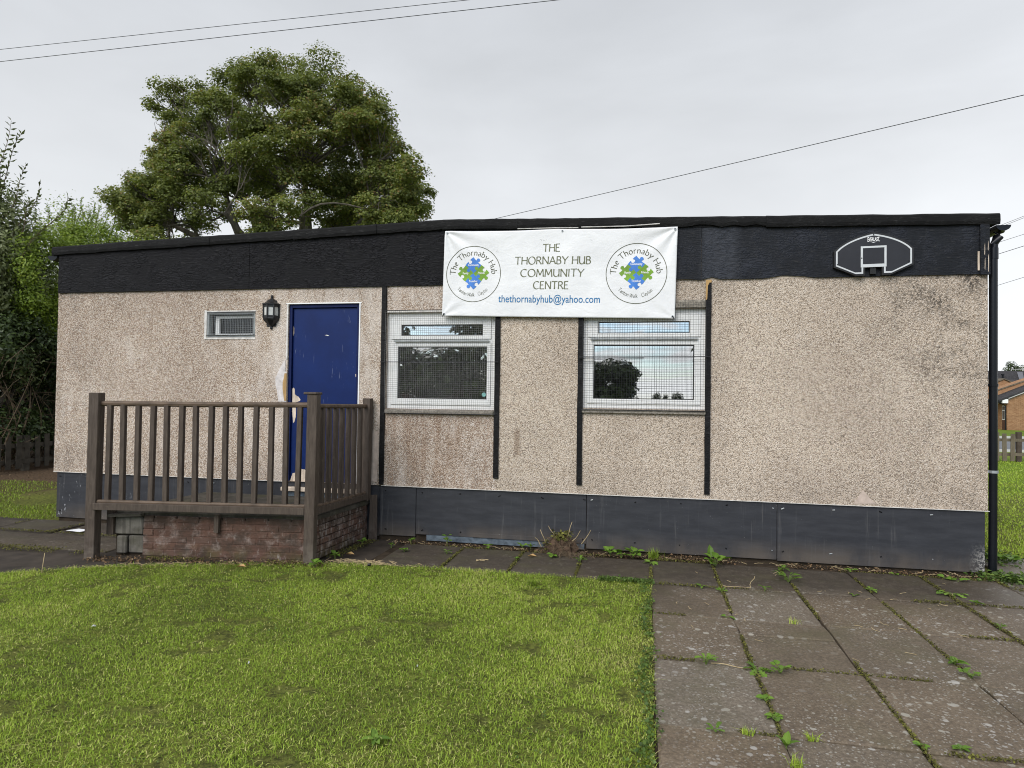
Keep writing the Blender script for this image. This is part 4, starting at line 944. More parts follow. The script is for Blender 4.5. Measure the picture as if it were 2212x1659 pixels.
# skim of old render over the bricks of the right side is left to the brick material; concrete blocks at the left end
for (x0, x1, z0, z1, dd) in ((.13,.40,.185,.345,.105),(.15,.245,.01,.17,.10),(.255,.405,.012,.172,.12)):
    me = MB().box(-(x1-x0)/2, (x1-x0)/2, -.06, .06, -(z1-z0)/2, (z1-z0)/2); pos = FL+fd*((x0+x1)/2)-fn_*(dd+.06)
    import bmesh
    mesh = me.mesh('concrete_block', [M['concrete']]); bm = bmesh.new(); bm.from_mesh(mesh); bmesh.ops.bevel(bm, geom=bm.edges[:], offset=.008, segments=1, affect='EDGES'); bm.to_mesh(mesh); bm.free()
    inst('concrete_block', mesh, land, (pos[0], pos[1], (z0+z1)/2), (0,0,fang))
mb = MB(); p0 = FL+fd*.10-fn_*.09; p1 = FL+fd*.42-fn_*.085; mb.obox((p0[0],p0[1],.362),(p1[0],p1[1],.378), .10, .022); obj('slate', mb, M['landing_top'], land)
mb = MB(); p0 = FL+fd*1.13-fn_*.055; mb.obox((p0[0],p0[1],.235),(p0[0],p0[1],.40), .045, .03, up=(0,-1,0)); obj('packing_timber', mb, M['rail'], land); mb = MB(); p0 = FL+fd*.09-fn_*.12; mb.obox((p0[0],p0[1],.18),(p0[0],p0[1],.42), .07, .05, up=(0,-1,0)); obj('packing_timber', mb, M['rail'], land)

rl = thing('railing', 'brown painted timber railing round the raised landing', 'railing', (2.9,-1.2,0))
def post(x, y, z0, z1, ang, w=.088, cap=False):
    mb = MB(); mb.box(-w/2, w/2, -w/2, w/2, 0, z1-z0); me = mb.mesh('post', [M['rail']]); import bmesh
    bm = bmesh.new(); bm.from_mesh(me); bmesh.ops.bevel(bm, geom=bm.edges[:], offset=.004, segments=1, affect='EDGES'); bm.to_mesh(me); bm.free()
    p_ = inst('post', me, rl, (x, y, z0), (R(.3),R(.5),ang))
    if cap:
        mb = MB(); mb.box(x-.062, x+.062, y-.062, y+.062, z1, z1+.022); c_ = obj('post_cap', mb, M['rail'], p_, bevel=.006)
    return p_
post(FL[0]-.008, FL[1]-.002, -.02, 1.49, fang, .094); post(FR_[0], FR_[1], -.02, 1.50, fang, .092, True); post(3.955, -.075, .40, 1.47, sang, .082)
def rail(p, q, z, name, mat, r_=None, w=.05, h=.055, dz=0):
    mb = MB()
    if r_: mb.tube([(p[0],p[1],z),((p[0]+q[0])/2,(p[1]+q[1])/2,z+dz/2-.002),(q[0],q[1],z+dz)], r_, 8)
    else: mb.obox((p[0],p[1],z),(q[0],q[1],z+dz), w, h)
    return obj(name, mb, mat, rl, smooth=bool(r_) and False, bevel=0 if r_ else .003)
rail(FL+fd*.03-fn_*.0, FR_-fd*.04, 1.392, 'handrail', M['rail_top'], .0245, dz=.014)
rail(SL+sdv*.04, SR-sdv*.02, 1.398, 'handrail', M['rail_top'], .022, dz=-.01)
rail(FL+fd*.02+fn_*.025, FR_-fd*.045+fn_*.01, .462, 'bottom_rail', M['rail'], None, .075, .062)
rail(FL+fd*.045+fn_*.02, FR_-fd*.05+fn_*.01, .502, 'bottom_rail', M['rail_top'], .018)
rail(SL+sdv*.04, SR, .455, 'bottom_rail', M['rail'], None, .07, .06, dz=-.01)
rail(SL+sdv*.04+np.array((.01,0)), SR+np.array((.01,0)), .494, 'bottom_rail', M['rail_top'], .017, dz=-.01)
mb = MB(); mb.box(-.0215, .0215, -.021, .021, 0, .885); balm = mb.mesh('baluster', [M['rail']])
import bmesh
bm = bmesh.new(); bm.from_mesh(balm); bmesh.ops.bevel(bm, geom=bm.edges[:], offset=.003, segments=1, affect='EDGES'); bm.to_mesh(balm); bm.free()
for k, dx_ in enumerate((.125,.262,.40,.535,.672,.808,.945,1.083,1.222,1.36,1.497,1.642,1.78)):
    p_ = FL+fd*dx_; inst('baluster', balm, rl, (p_[0], p_[1], .50), (R(random.uniform(-.3,.3)), R(random.uniform(-.4,.4)), fang))
p_ = FL+fd*1.935; 
bal_front_last = FL+fd*(2.018-.125); inst('baluster', balm, rl, (bal_front_last[0], bal_front_last[1], .50), (0,R(.8),fang))
for k, dy_ in enumerate((.115,.235,.355,.475,.60,.725,.85)):
    p_ = SL+sdv*(dy_+.06); inst('baluster', balm, rl, (p_[0], p_[1], .49), (0, R(random.uniform(-.3,.3)), sang))
# plank leaning against the plinth right of the landing
mb = MB(); mb.prism([(3.985,-.02),(4.078,-.02),(4.072,.46),(3.998,.455)], 'y', -.055, -.03); tag(obj('timber_plank', mb, M['rail'], bevel=.004), 'short brown plank standing upright between the landing and the plinth', 'plank')
# ================================================================ big sycamore behind the hut
CL = [(-3.15, 16.13, 0.89), (-1.75, 16.12, 0.95), (-0.38, 16.0, 0.95), (1.19, 15.66, 1.06), (2.31, 14.95, 0.89), (3.3, 14.16, 0.89), (3.95, 13.51, 0.85), (-6.44, 15.54, 0.76), (-7.02, 15.04, 0.55), (-4.84, 15.3, 0.68), (-5.86, 14.63, 0.64), (-6.45, 14.24, 0.47), (-3.59, 15.1, 0.85), (-1.96, 15.08, 0.85), (-0.35, 14.85, 0.89), (1.45, 13.89, 0.95), (2.71, 13.19, 1.02), (3.97, 12.6, 0.89), (4.72, 12.25, 0.55), (0.43, 14.89, 0.85), (-4.98, 13.49, 0.98), (-3.68, 13.72, 0.85), (-6.6, 12.51, 0.72), (-7.08, 12.22, 0.51), (-2.14, 12.99, 0.98), (-0.75, 12.38, 0.98), (0.7, 12.81, 0.85), (1.98, 12.11, 0.98), (3.35, 11.62, 0.89), (-5.43, 12.55, 0.85), (-7.85, 11.17, 0.81), (-8.79, 10.82, 0.68), (-9.25, 10.36, 0.38), (-6.5, 11.43, 0.98), (-4.93, 11.77, 1.02), (-3.5, 11.38, 0.98), (-1.98, 11.19, 1.02), (-0.61, 11.23, 0.89), (0.63, 10.95, 0.98), (1.96, 10.89, 0.98), (3.26, 10.72, 0.98), (4.43, 10.86, 0.89), (5.42, 10.41, 0.76), (6.26, 10.23, 0.42), (5.81, 9.7, 0.68), (-8.06, 9.83, 0.72), (-6.95, 10.26, 0.85), (-5.57, 10.41, 0.98), (-4.17, 10.03, 0.89), (-1.94, 9.83, 0.76), (-0.57, 9.67, 0.85), (1.44, 9.58, 0.89), (2.85, 9.63, 0.98), (4.14, 9.57, 0.93), (5.36, 9.28, 0.81), (-7.53, 9.03, 0.51), (-4.62, 9.14, 0.72), (-1.58, 9.02, 0.51), (-6.56, 9.38, 0.72), (2.43, 9.03, 0.85), (5.0, 8.74, 0.85), (0.39, 11.79, 0.85), (-2.81, 12.19, 0.76), (5.15, 11.62, 0.42)]
def rand_dirs(n):
    v = rng.normal(size=(n,3)); return v/np.linalg.norm(v, axis=1, keepdims=True)
def curve(p, q, n, wob, lift=0):
    p, q = np.array(p, float), np.array(q, float); L_ = np.linalg.norm(q-p); out = []
    a, b_ = rng.normal(size=3)*wob*L_, rng.normal(size=3)*wob*L_*.5
    for k in range(n+1):
        s_ = k/n; out.append(p+(q-p)*s_+a*math.sin(math.pi*s_)+b_*math.sin(2*math.pi*s_)+np.array((0,0,lift*L_*math.sin(math.pi*s_))))
    return out
BASE = np.array((-8.6,20.,-.06))
syc = thing('sycamore_tree', 'big broad sycamore rising behind the hut roof, sky showing through its limbs', 'tree', tuple(BASE))
clumps = []
for (x, z, r_) in CL:
    rho = min(1, math.hypot((x+1.5)/8.6, (z-9.5)/7.2)); dep = 5.2*math.sqrt(max(0, 1-rho*rho))
    e_ = random.choice((-1,-1,1))*random.uniform(.1,1)*dep; k_ = 1+e_/30.7   # depth along the line of sight keeps the crown's outline
    clumps.append(((x-15.4)*k_+15.4, 26.6*(k_-1), (z-1.5)*k_+1.5, r_*1.17*k_*random.uniform(.92,1.08)))
for k in range(24):   # the hidden lower skirt and the back of the crown
    a = random.uniform(0, 2*math.pi); clumps.append((-1.4+7.4*math.cos(a)*random.uniform(.6,1), 6.2*math.sin(a)*random.uniform(.6,1), random.uniform(5.6,8.2), random.uniform(.9,1.2)))
for k in range(12):
    a = random.uniform(.1, math.pi-.1); clumps.append((-1.4+4.6*math.cos(a), 5.0*math.sin(a), random.uniform(9,12.5), random.uniform(.9,1.15)))
for k in range(135):   # fill between neighbouring boughs
    a, b_ = random.sample(range(len(CL)), 2)
    while math.dist(CL[a][:2], CL[b_][:2]) > 2.6: a, b_ = random.sample(range(len(CL)), 2)
    x, z = (CL[a][0]+CL[b_][0])/2, (CL[a][1]+CL[b_][1])/2-.2; e_ = random.uniform(-1.2,.8)*3.4; k_ = 1+e_/30.7
    clumps.append(((x-15.4)*k_+15.4, 26.6*(k_-1), (z-1.5)*k_+1.5, random.uniform(.55,.85)))
V, F, T, nb = [], [], [], 0
for (x, y, z, r_) in clumps:
    c0 = BASE+np.array((x, y, z)); n = int(1900*r_*r_)
    sub = 4+int(r_*6); sc_ = rand_dirs(sub)*np.array((.74,.74,.66))*r_*rng.uniform(.45,1,(sub,1)); pick = rng.integers(0, sub, n)
    dd = rand_dirs(n); dd[:,2] = np.where(dd[:,2] < -.35, -dd[:,2]*.6, dd[:,2])
    pos = c0+sc_[pick]+dd*np.array((1,1,.8))*(r_*.50*rng.uniform(.25,1.12,(n,1))**.5*np.where(rng.random((n,1)) < .12, 1.3, 1))
    nr = dd*.7+np.array((0,-.2,.75))+rng.normal(size=(n,3))*.45
    v, f = leaves(pos, nr, rng.uniform(.05,.135,n), .9, .16, droop=dd*.7+np.array((0,0,-.5)))
    ct = random.uniform(.3,.68); yel = .35*max(0, (x-1.0)/6) if z > 9 else 0
    t_ = np.clip(ct+rng.normal(size=n)*.16+.12*dd[:,2]+(rng.random(n) < (.03+yel*.5))*.42, 0, 1)
    V.append(v); F.append(f+nb); T.append(np.repeat(t_, 4)); nb += len(v)
np_obj('crown', np.concatenate(V), np.concatenate(F), M['sycamore'], syc, np.concatenate(T))
mb = MB()
fork = BASE+np.array((.25,0,4.6)); mb.tube(curve(BASE, fork, 6, .02), [.62,.5,.46,.44,.42,.42,.45], 12)
nodes = []
mains = [(-5.2,-1,9.0),(-3.6,1.8,10.8),(-2.2,-1.6,10.2),(-.6,1.2,11.6),(1.2,-1.2,11.2),(2.8,1.4,10.4),(4.2,-.8,9.2),(-6.6,.6,8.2),(.4,3.2,9.5),(-1.2,-3.0,8.8),(2.2,-3,8.6)]
for q_ in mains:
    c_ = curve(fork+np.array((0,0,-random.uniform(0,.8))), BASE+np.array(q_), 9, .06, .05); mb.tube(c_, np.linspace(.27,.09,10), 8)
    nodes += [(c_[i], .27-.02*i) for i in range(2, 10)]
for (x, y, z, r_) in clumps:
    c0 = BASE+np.array((x, y, z)); d_ = [np.linalg.norm(nd[0]-c0)+max(0, nd[0][2]-c0[2])*1.5 for nd in nodes]; nd = nodes[int(np.argmin(d_))]
    c_ = curve(nd[0], c0+np.array((0,0,-.15*r_)), 7, .09, .06); rr = min(.075, nd[1]*.5); mb.tube(c_, np.linspace(rr, .02, 8), 6)
    for _ in range(7):
        e = c0+rand_dirs(1)[0]*np.array((1,1,.55))*r_*.95; mb.tube(curve(c_[random.choice((4,5,6))], e, 5, .12, .05), np.linspace(.02,.006,6), 4, False)
obj('trunk', mb, M['bark'], syc, fix=False)

# ================================================================ shrubs and hedge on the left boundary
def cloud(center, radii, n, size, mat, parent, name='foliage', tb=.45, tv=.2, width=.5, shell=.55, up=.4, zmin=None, sub=40, droop=None, sk=.38):
    c0, r_ = np.array(center, float), np.array(radii, float)
    sd_ = rand_dirs(sub); sc_ = c0+sd_*r_*rng.uniform(shell, .92, (sub,1)); st_ = rng.uniform(-.16,.16,sub)
    pick = rng.integers(0, sub, n); dd = rand_dirs(n)
    pos = sc_[pick]+dd*np.mean(r_)*sk*rng.uniform(.2,1,(n,1))
    nr = dd*.6+sd_[pick]*.4+np.array((0,0,up))+rng.normal(size=(n,3))*.4
    t_ = np.clip(tb+st_[pick]+rng.normal(size=n)*tv, 0, 1)
    if zmin is not None: k = pos[:,2] > zmin; pos, nr, t_ = pos[k], nr[k], t_[k]
    sz = rng.uniform(size*.65, size*1.25, len(pos)); v, f = leaves(pos, nr, sz, width, .2, droop=droop)
    return np_obj(name, v, f, mat, parent, np.repeat(t_, 4))
def sprays(specs, nleaf, size, mat, parent, tb, twig, width=.4, r0_=.012):
    mb = MB(); V, F, T, nb = [], [], [], 0
    for p_, q_ in specs:
        c_ = curve(p_, q_, 8, .05, .05); mb.tube(c_, np.linspace(r0_, .003, 9), 5, False); c_ = np.array(c_); n = nleaf
        s_ = np.linspace(.12, 1, n)*8; i = np.minimum(s_.astype(int), 7); pos = c_[i]+(c_[i+1]-c_[i])*(s_-i)[:,None]
        ax = c_[-1]-c_[0]; ax /= np.linalg.norm(ax); side = np.cross(ax, rand_dirs(1)[0]); side /= np.linalg.norm(side); sgn = np.where(np.arange(n)%2, 1, -1)[:,None]
        dr = ax*.8+side*sgn*.9+rng.normal(size=(n,3))*.35; v, f = leaves(pos, np.cross(dr, rng.normal(size=(n,3))*.4+np.array((.3,-1,.6))), rng.uniform(.7,1.25,n)*size, width, .15, droop=dr*2)
        V.append(v); F.append(f+nb); T.append(np.repeat(np.clip(tb+rng.normal(size=n)*.2,0,1), 4)); nb += len(v)
    np_obj('spray', np.concatenate(V), np.concatenate(F), mat, parent, np.concatenate(T))['kind'] = 'stuff'; obj('twigs', mb, twig, parent, fix=False)['kind'] = 'stuff'
sil = thing('silvery_shrub', 'tall grey green shrub with long shoots against the sky, left of the hut', 'shrub', (-6.2,4.2,0))
cloud((-6.3,4.2,4.05), (1.45,1.2,1.55), 17000, .10, M['silver'], sil, tb=.55, width=.42, sub=70)
cloud((-5.75,4.2,3.6), (.6,.9,1.2), 7000, .095, M['silver'], sil, tb=.5, width=.42, sub=36)
cloud((-6.2,4.3,1.9), (1.2,1.0,1.2), 5000, .09, M['silver'], sil, tb=.2, width=.42)
tips = [((-5.9,4,4.9),(-5.35,4,6.76)),((-5.8,4,4.9),(-5.09,4,6.5)),((-5.6,4,4.8),(-4.98,4,5.87)),((-5.4,4.1,4.4),(-4.65,4,5.5)),((-5.1,4.1,4.1),(-4.0,4,5.2)),((-5.2,4,4.3),(-4.75,3.9,5.15)),((-5.9,4,5.0),(-5.6,4,6.2)),((-6.2,4,5.0),(-5.9,4.1,6.9)),((-5.0,3.9,3.9),(-4.4,3.9,4.6)),((-6.4,4,5.0),(-6.5,4.2,7.2))]
sprays(tips, 34, .12, M['silver'], sil, .35, M['twig'], .36)
mb = MB()
for k in range(7): mb.tube(curve((-6.2+random.uniform(-.4,.4),4.2+random.uniform(-.3,.3),-.05), (-6.0+random.uniform(-1,1.1),4.2+random.uniform(-.8,.8),random.uniform(3.5,4.8)), 7, .06), np.linspace(.055,.015,8), 6)
obj('stem', mb, M['bark'], sil, fix=False)
prv = thing('privet_bush', 'bright yellow green bush behind the grey green shrub, topping the low roof corner', 'bush', (-7.2,7,0))
cloud((-7.2,7.1,4.5), (1.7,1.2,1.6), 17000, .062, M['privet'], prv, tb=.5, width=.5, sub=80)
cloud((-5.05,4.6,3.85), (.5,.8,1.15), 8500, .062, M['privet'], prv, tb=.42, width=.5, sub=36); cloud((-6.25,7.0,4.75), (.8,.8,1.0), 10500, .062, M['privet'], prv, tb=.55, width=.5, sub=36)
sprays([((x,7,z1-.55),(x+random.uniform(-.15,.25),7,z1)) for x, z1 in ((-7.6,6.1),(-7.3,5.95),(-7.05,6.05),(-6.85,6.1),(-6.62,6.2),(-6.45,6.05),(-6.25,6.0),(-6.05,5.8),(-5.85,5.6),(-5.7,5.45),(-6.9,5.95),(-7.9,6.0),(-6.5,5.9),(-6.75,6.0))], 46, .062, M['privet'], prv, .5, M['twig'], .42, .008)
mb = MB()
for k in range(6): mb.tube(curve((-7.2+random.uniform(-.5,.5),7,-.05), (-7.0+random.uniform(-1.3,1.3),7+random.uniform(-.6,.6),random.uniform(3.5,4.6)), 7, .06), np.linspace(.05,.012,8), 6)
obj('stem', mb, M['bark'], prv, fix=False)
bsh = thing('bush', 'small yellowish bush just showing over the roof edge below the sycamore', 'bush', (-7.6,10,0))
cloud((-7.6,10,4.9), (1.0,.8,1.12), 5000, .075, M['privet'], bsh, tb=.65, width=.5)
mb = MB()
for k in range(4): mb.tube(curve((-7.6,10,-.05), (-7.6+random.uniform(-.7,.7),10,random.uniform(4.2,5)), 6, .05), np.linspace(.05,.012,7), 6)
obj('stem', mb, M['bark'], bsh, fix=False)
hdg = thing('hedge', 'dark overgrown hedge with bare tangled stems along the wooden boundary fence', 'hedge', (-5.9,5.2,0))
cloud((-5.55,4.3,2.35), (.8,1.5,.75), 9000, .085, M['dark_leaf'], hdg, tb=.55, width=.55, sub=46)
cloud((-5.5,6.6,2.0), (.9,1.9,2.2), 16000, .085, M['dark_leaf'], hdg, tb=.42, width=.55, sub=70)
cloud((-7.6,5.4,1.9), (.5,3.4,1.9), 20000, .11, M['dark_leaf'], hdg, tb=.25, width=.7, sub=90, sk=.42)
cloud((-5.2,3.9,.75), (.45,1.0,.42), 3000, .075, M['dark_leaf'], hdg, tb=.62, width=.6)
cloud((-5.15,5.8,.7), (.4,1.4,.5), 3500, .075, M['dark_leaf'], hdg, tb=.55, width=.6)
cloud((-9.3,8.5,2.6), (.8,4.2,2.4), 16000, .13, M['dark_leaf'], hdg, tb=.3, width=.7, sub=90, sk=.5)
mb = MB()
for k in range(90):
    y = random.uniform(2.8,8.2); x = -5.6+random.uniform(-.7,.5); mb.tube(curve((x,y,-.03), (x+random.uniform(-.7,.9),y+random.uniform(-.9,.9),random.uniform(1.2,2.8)), 6, .14), np.linspace(random.uniform(.010,.028),.004,7), 5, False)
for k in range(120):
    y = random.uniform(2.8,7.5); x = -5.2+random.uniform(-.5,.4); z = random.uniform(.5,2.2); d_ = rand_dirs(1)[0]*random.uniform(.4,1.0); mb.tube(curve((x,y,z), (x+d_[0],y+d_[1],z+d_[2]*.6), 5, .2), np.linspace(.007,.002,6), 4, False)
obj('stems', mb, M['twig'], hdg, fix=False)

# picket fences
def picket_fence(name, label, p, q, spacing, w, h, mat, post_mat, post_every, z0=0, rails=(.22,.62), posth=None, post_at=0):
    p, q = np.array(p), np.array(q); L_ = np.linalg.norm(q-p); dv = (q-p)/L_; nv = np.array((dv[1],-dv[0])); ang = math.atan2(dv[1], dv[0])
    t_ = thing(name, label, 'fence', (p[0],p[1],z0)); k = 0; s_ = 0
    pk = MB().box(-w/2, w/2, -.01, .01, 0, h).mesh('picket', [mat]); po = MB().box(-.055,.055,-.045,.045,-.15,(posth or h+.02)).mesh('post', [post_mat])
    while s_ < L_:
        a = p+dv*s_
        if (k-post_at) % post_every == 0: inst('post', po, t_, (a[0]-nv[0]*.03, a[1]-nv[1]*.03, z0), (0,0,ang))
        else: inst('picket', pk, t_, (a[0]+nv[0]*.035, a[1]+nv[1]*.035, z0+.03), (R(random.uniform(-1,1)),R(random.uniform(-1.2,1.2)),ang), (1,1,random.uniform(.97,1.02)))
        k += 1; s_ += spacing
    for r_ in rails:
        mb = MB(); mb.obox((p[0],p[1],z0+r_),(q[0],q[1],z0+r_), .035, .08); obj('rail', mb, mat, t_)
    return t_
picket_fence('picket_fence', 'weathered low picket fence half hidden under the dark hedge', (-4.78,2.2), (-4.72,9.0), .20, .10, .62, M['fence_dark'], M['fence_dark'], 9, rails=(.16,.46))
picket_fence('picket_fence', 'weathered wooden picket fence across the far lawn by the road', (13.6,13.2), (24.0,13.9), .190, .105, .74, M['fence_wood'], M['fence_post'], 10, z0=-.03, rails=(.20,.585), posth=.80, post_at=6)

# ================================================================ the far street and houses
mb = MB(); mb.box(-60, 120, 18.6, 27.5, -.35, -.045)
tag(obj('road', mb, M['asphalt']), kind='structure')
mb = MB(); mb.box(-60, 120, 17.9, 18.1, -.3, .02); mb.box(-60, 120, 28.0, 28.3, -.3, .03); tag(obj('kerb', mb, M['kerb']), kind='structure')
mb = MB(); mb.box(-60, 120, 18.1, 18.6, -.3, -.03); tag(obj('far_pavement', mb, plain('far_pavement', (.3,.31,.33), .7, .2, .1, 3)), kind='structure')
Z0 = -.26
ha = thing('brick_bungalow', 'tan brick bungalow with dark tiled verge, gable end beyond the far fence', 'house', (34,47,Z0))
gp = [(30.95,Z0),(41.0,Z0),(41.0,1.88),(36.0,4.14),(30.95,1.88)]
mb = MB(); mb.prism(gp, 'y', 44.02, 45.6); obj('wall', mb, M['house_mortar'], ha)
bk = MB(); c = 0; z = Z0
while z < 3.0:
    x = 30.95-(.1125 if c % 2 else 0)
    while x < 34.2:
        a, b_ = max(x, 30.95), x+.217
        if z+.065 < 1.88+(a-30.95)*.447: bk.box(a, b_, 44.0, 44.06, z, z+.065)
        x += .225
    z += .075; c += 1
ob = obj('brick', bk, M['house_brick'], ha, fix=False); ob['kind'] = 'stuff'
bk = MB(); c = 0; z = Z0
while z < 1.62:
    y = 44.02-(.1125 if c % 2 else 0)
    while y < 45.5:
        a, b_ = max(y, 44.02), y+.217
        if not (44.2 < (a+b_)/2 < 44.62 and .4 < z < 1.46): bk.box(30.93, 30.97, a, b_, z, z+.065)
        y += .225
    z += .075; c += 1
ob = obj('brick', bk, M['house_brick'], ha, fix=False); ob['kind'] = 'stuff'
th = .17
def gable_roof(x0, xm, x1, z0_, zm, z1_, y0, y1, t_): return MB().prism([(x0,z0_),(xm,zm),(x1,z1_),(x1,z1_+t_),(xm,zm+t_*1.08),(x0,z0_+t_)], 'y', y0, y1)
ro = obj('roof', gable_roof(30.4,36.0,41.6,1.70,4.19,1.70,43.86,45.65,.13), M['house_tile'], ha)
mb = MB(); mb.prism([(30.96,1.90),(36,4.15),(36,4.20),(30.96,1.95)], 'y', 43.84, 43.995); obj('verge', mb, M['kerb'], ha)
mb = MB(); mb.box(30.60, 30.945, 43.87, 44.1, 1.60, 1.875); mb.box(30.46, 30.52, 44.1, 45.6, 1.58, 1.69); obj('fascia_box', mb, M['white_pvc'], ha)
mb = MB(); mb.tube([(30.46,43.9,1.66),(30.46,45.6,1.66)], .055, 6); mb.tube([(30.5,44.08,1.62),(30.86,44.06,1.42),(30.88,44.06,Z0)], .04, 6); obj('downpipe', mb, M['pvc_black'], ha)
mb = MB(); mb.box(30.915, 30.935, 44.22, 44.60, .45, 1.43); wn = obj('window', mb, M['white_pvc'], ha)
mb = MB(); mb.box(30.905, 30.914, 44.27, 44.55, .50, 1.08); mb.box(30.905, 30.914, 44.27, 44.55, 1.14, 1.38); obj('pane', mb, plain('far_glass', (.07,.075,.08), .15, .5, .2), wn)
mb = MB(); mb.box(30.915, 30.93, 44.22, 44.60, Z0, .44); obj('panel', mb, plain('brown_panel', (.10,.05,.035), .7, .2, .2), ha)
hb = thing('brick_house', 'middle brick house with pale verge stepping up behind the bungalow', 'house', (34,46.4,Z0))
mb = MB(); mb.prism([(29.6,Z0),(40,Z0),(40,1.6),(34.6,3.80),(29.6,1.85)], 'y', 45.72, 47.5); obj('wall', mb, M['house_brick'], hb)
mb = MB(); mb.prism([(29.4,1.80),(34.6,3.83),(40.2,1.6),(40.2,1.68),(34.6,3.91),(29.4,1.86)], 'y', 45.66, 45.8); obj('roof', mb, M['fence_wood'], hb)
hd = thing('gabled_house', 'brick house showing only the tip of its low gable beyond the middle house', 'house', (33.6,51,Z0))
mb = MB(); mb.prism([(32.0,Z0),(35.2,Z0),(35.2,2.66),(33.56,3.40),(32.0,2.70)], 'y', 50.0, 52); obj('wall', mb, M['house_brick'], hd)
mb = MB(); mb.prism([(31.8,2.63),(33.56,3.42),(35.4,2.59),(35.4,2.66),(33.56,3.50),(31.8,2.70)], 'y', 49.9, 52.1); obj('roof', mb, M['fence_wood'], hd)
hc = thing('tiled_house', 'long house with dark tiled roof and roof window behind the brick gables', 'house', (38,58,Z0))
mb = MB(); mb.box(28, 52, 56.4, 61.6, Z0, 2.95); obj('wall', mb, M['house_brick'], hc)
mb = MB(); mb.prism([(56,2.82),(59,4.30),(62,2.82),(62,2.98),(59,4.46),(56,2.98)], 'x', 27.6, 52.4); rf = obj('roof', mb, M['house_tile'], hc)
tl = MB()
for k in range(14):
    s_ = k/14; y, z = 56+3*s_, 2.98+1.48*s_; tl.add([(27.6,y,z+.03),(52.4,y,z+.03),(52.4,y+.214,z+.118),(27.6,y+.214,z+.118),(27.6,y,z-.01),(52.4,y,z-.01)], [(0,1,2,3),(4,5,1,0)])
o_ = obj('roof_tile', tl, M['house_tile'], hc, fix=False); o_['kind'] = 'stuff'
tl = MB(); tl.prism([(38.14,0),(38.52,0),(39.05,1.55),(38.62,1.55)], 'z', .0, .05)
tl.v = [(x, 57.2+y*.84, 3.66+y*.414+z) for x, y, z in tl.v]; obj('roof_window', tl, plain('roof_glass', (.10,.10,.115), .2, .5, .1), hc)
mb = MB(); mb.tube([(37.05,57.5,3.6),(37.05,57.5,4.02)], .07, 8); mb.tube([(37.05,57.5,4.02),(37.05,57.5,4.13)], .12, 8); obj('flue', mb, M['pvc_black'], hc)
mb = MB(); mb.tube([(39.3,59,4.4),(39.3,59,5.0)], .02, 5); mb.tube([(38.4,59,4.60),(39.6,59,4.60)], .015, 5)
for k in range(7): mb.tube([(38.45+k*.14,59,4.52),(38.45+k*.14,59,4.68)], .010, 4)
mb.tube([(39.15,59,4.75),(39.55,59,4.35)], .022, 5); mb.tube([(39.15,59,4.35),(39.55,59,4.75)], .022, 5)
obj('aerial', mb, M['kerb'], hc, fix=False)
def far_tree(name, label, base, clumps_, n, size, mat, tb, group=None, trunk=.14):
    t_ = thing(name, label, 'tree', base, group=group); V, F, T, nb = [], [], [], 0; mb = MB(); top = None
    for (x, y, z, rx, rz) in clumps_:
        k = int(n*rx*rz); dd = rand_dirs(k); pos = np.array(base)+np.array((x,y,z))+dd*np.array((rx,rx,rz))*rng.uniform(.3,1,(k,1))**.6
        v, f = leaves(pos, dd+np.array((0,0,.6))+rng.normal(size=(k,3))*.4, rng.uniform(.7,1.3,k)*size, .9, .15); V.append(v); F.append(f+nb); T.append(np.repeat(np.clip(tb+rng.normal(size=k)*.2+.15*dd[:,2],0,1),4)); nb += len(v)
        mb.tube(curve((base[0],base[1],base[2]-.1), (base[0]+x,base[1]+y,base[2]+z), 6, .05), np.linspace(trunk, trunk*.25, 7), 6)
    np_obj('crown', np.concatenate(V), np.concatenate(F), mat, t_, np.concatenate(T)); obj('trunk', mb, M['bark'], t_, fix=False); return t_
far_tree('tree', 'small airy tree above the far roofs, left of the rounder one', (46.1,75,-.3), [(0,0,6.2,.55,.38),(-.35,0,5.6,.5,.4),(.4,0,5.8,.4,.35),(0,0,4.8,.8,.6)], 900, .15, M['dark_leaf'], .6)
far_tree('tree', 'rounded dark tree behind the tiled roof near the aerial', (47.8,76,-.3), [(0,0,5.5,1.0,.75),(-.8,0,5.2,.8,.65),(1.3,0,5.3,1.1,.8),(2.6,0,5.4,1.1,.8)], 800, .16, M['dark_leaf'], .55)
# trees on the camera's side of the lawn, which the windows mirror
far_tree('tree', 'broad dark tree across the lawn, mirrored in the window nearest the door', (-3.4,-25,-.03), [(.2,0,3.0,1.9,1.1),(-1.9,0,3.3,1.3,1.3),(1.7,.3,3.5,1.5,1.2),(-2.4,0,5.3,1.2,1.1),(2.0,0,5.2,1.4,1.1),(.2,0,2.2,2.2,1.0),(-2.2,0,1.8,1.4,1.0),(2.2,0,1.9,1.3,1.0)], 330, .32, M['dark_leaf'], .45, trunk=.3)
far_tree('tree', 'rounded tree far across the field, mirrored low in the sky reflecting window', (3.9,-60,-.03), [(0,0,4.4,2.0,1.3),(-1.7,0,4.1,1.5,1.3),(1.2,0,4.0,1.3,1.1),(.9,0,2.6,1.4,1.2),(-.3,0,1.6,2.6,1.7),(-2.4,0,1.8,1.7,1.8)], 420, .38, M['dark_leaf'], .35, trunk=.3)
far_tree('tree', 'overhanging tree mirrored at the edge of the sky reflecting window', (10.6,-25,-.03), [(-1.0,0,3.75,.62,.7),(-.4,0,4.6,1.1,.8),(.7,0,4.2,1.2,1.0)], 420, .22, M['dark_leaf'], .6, trunk=.14)
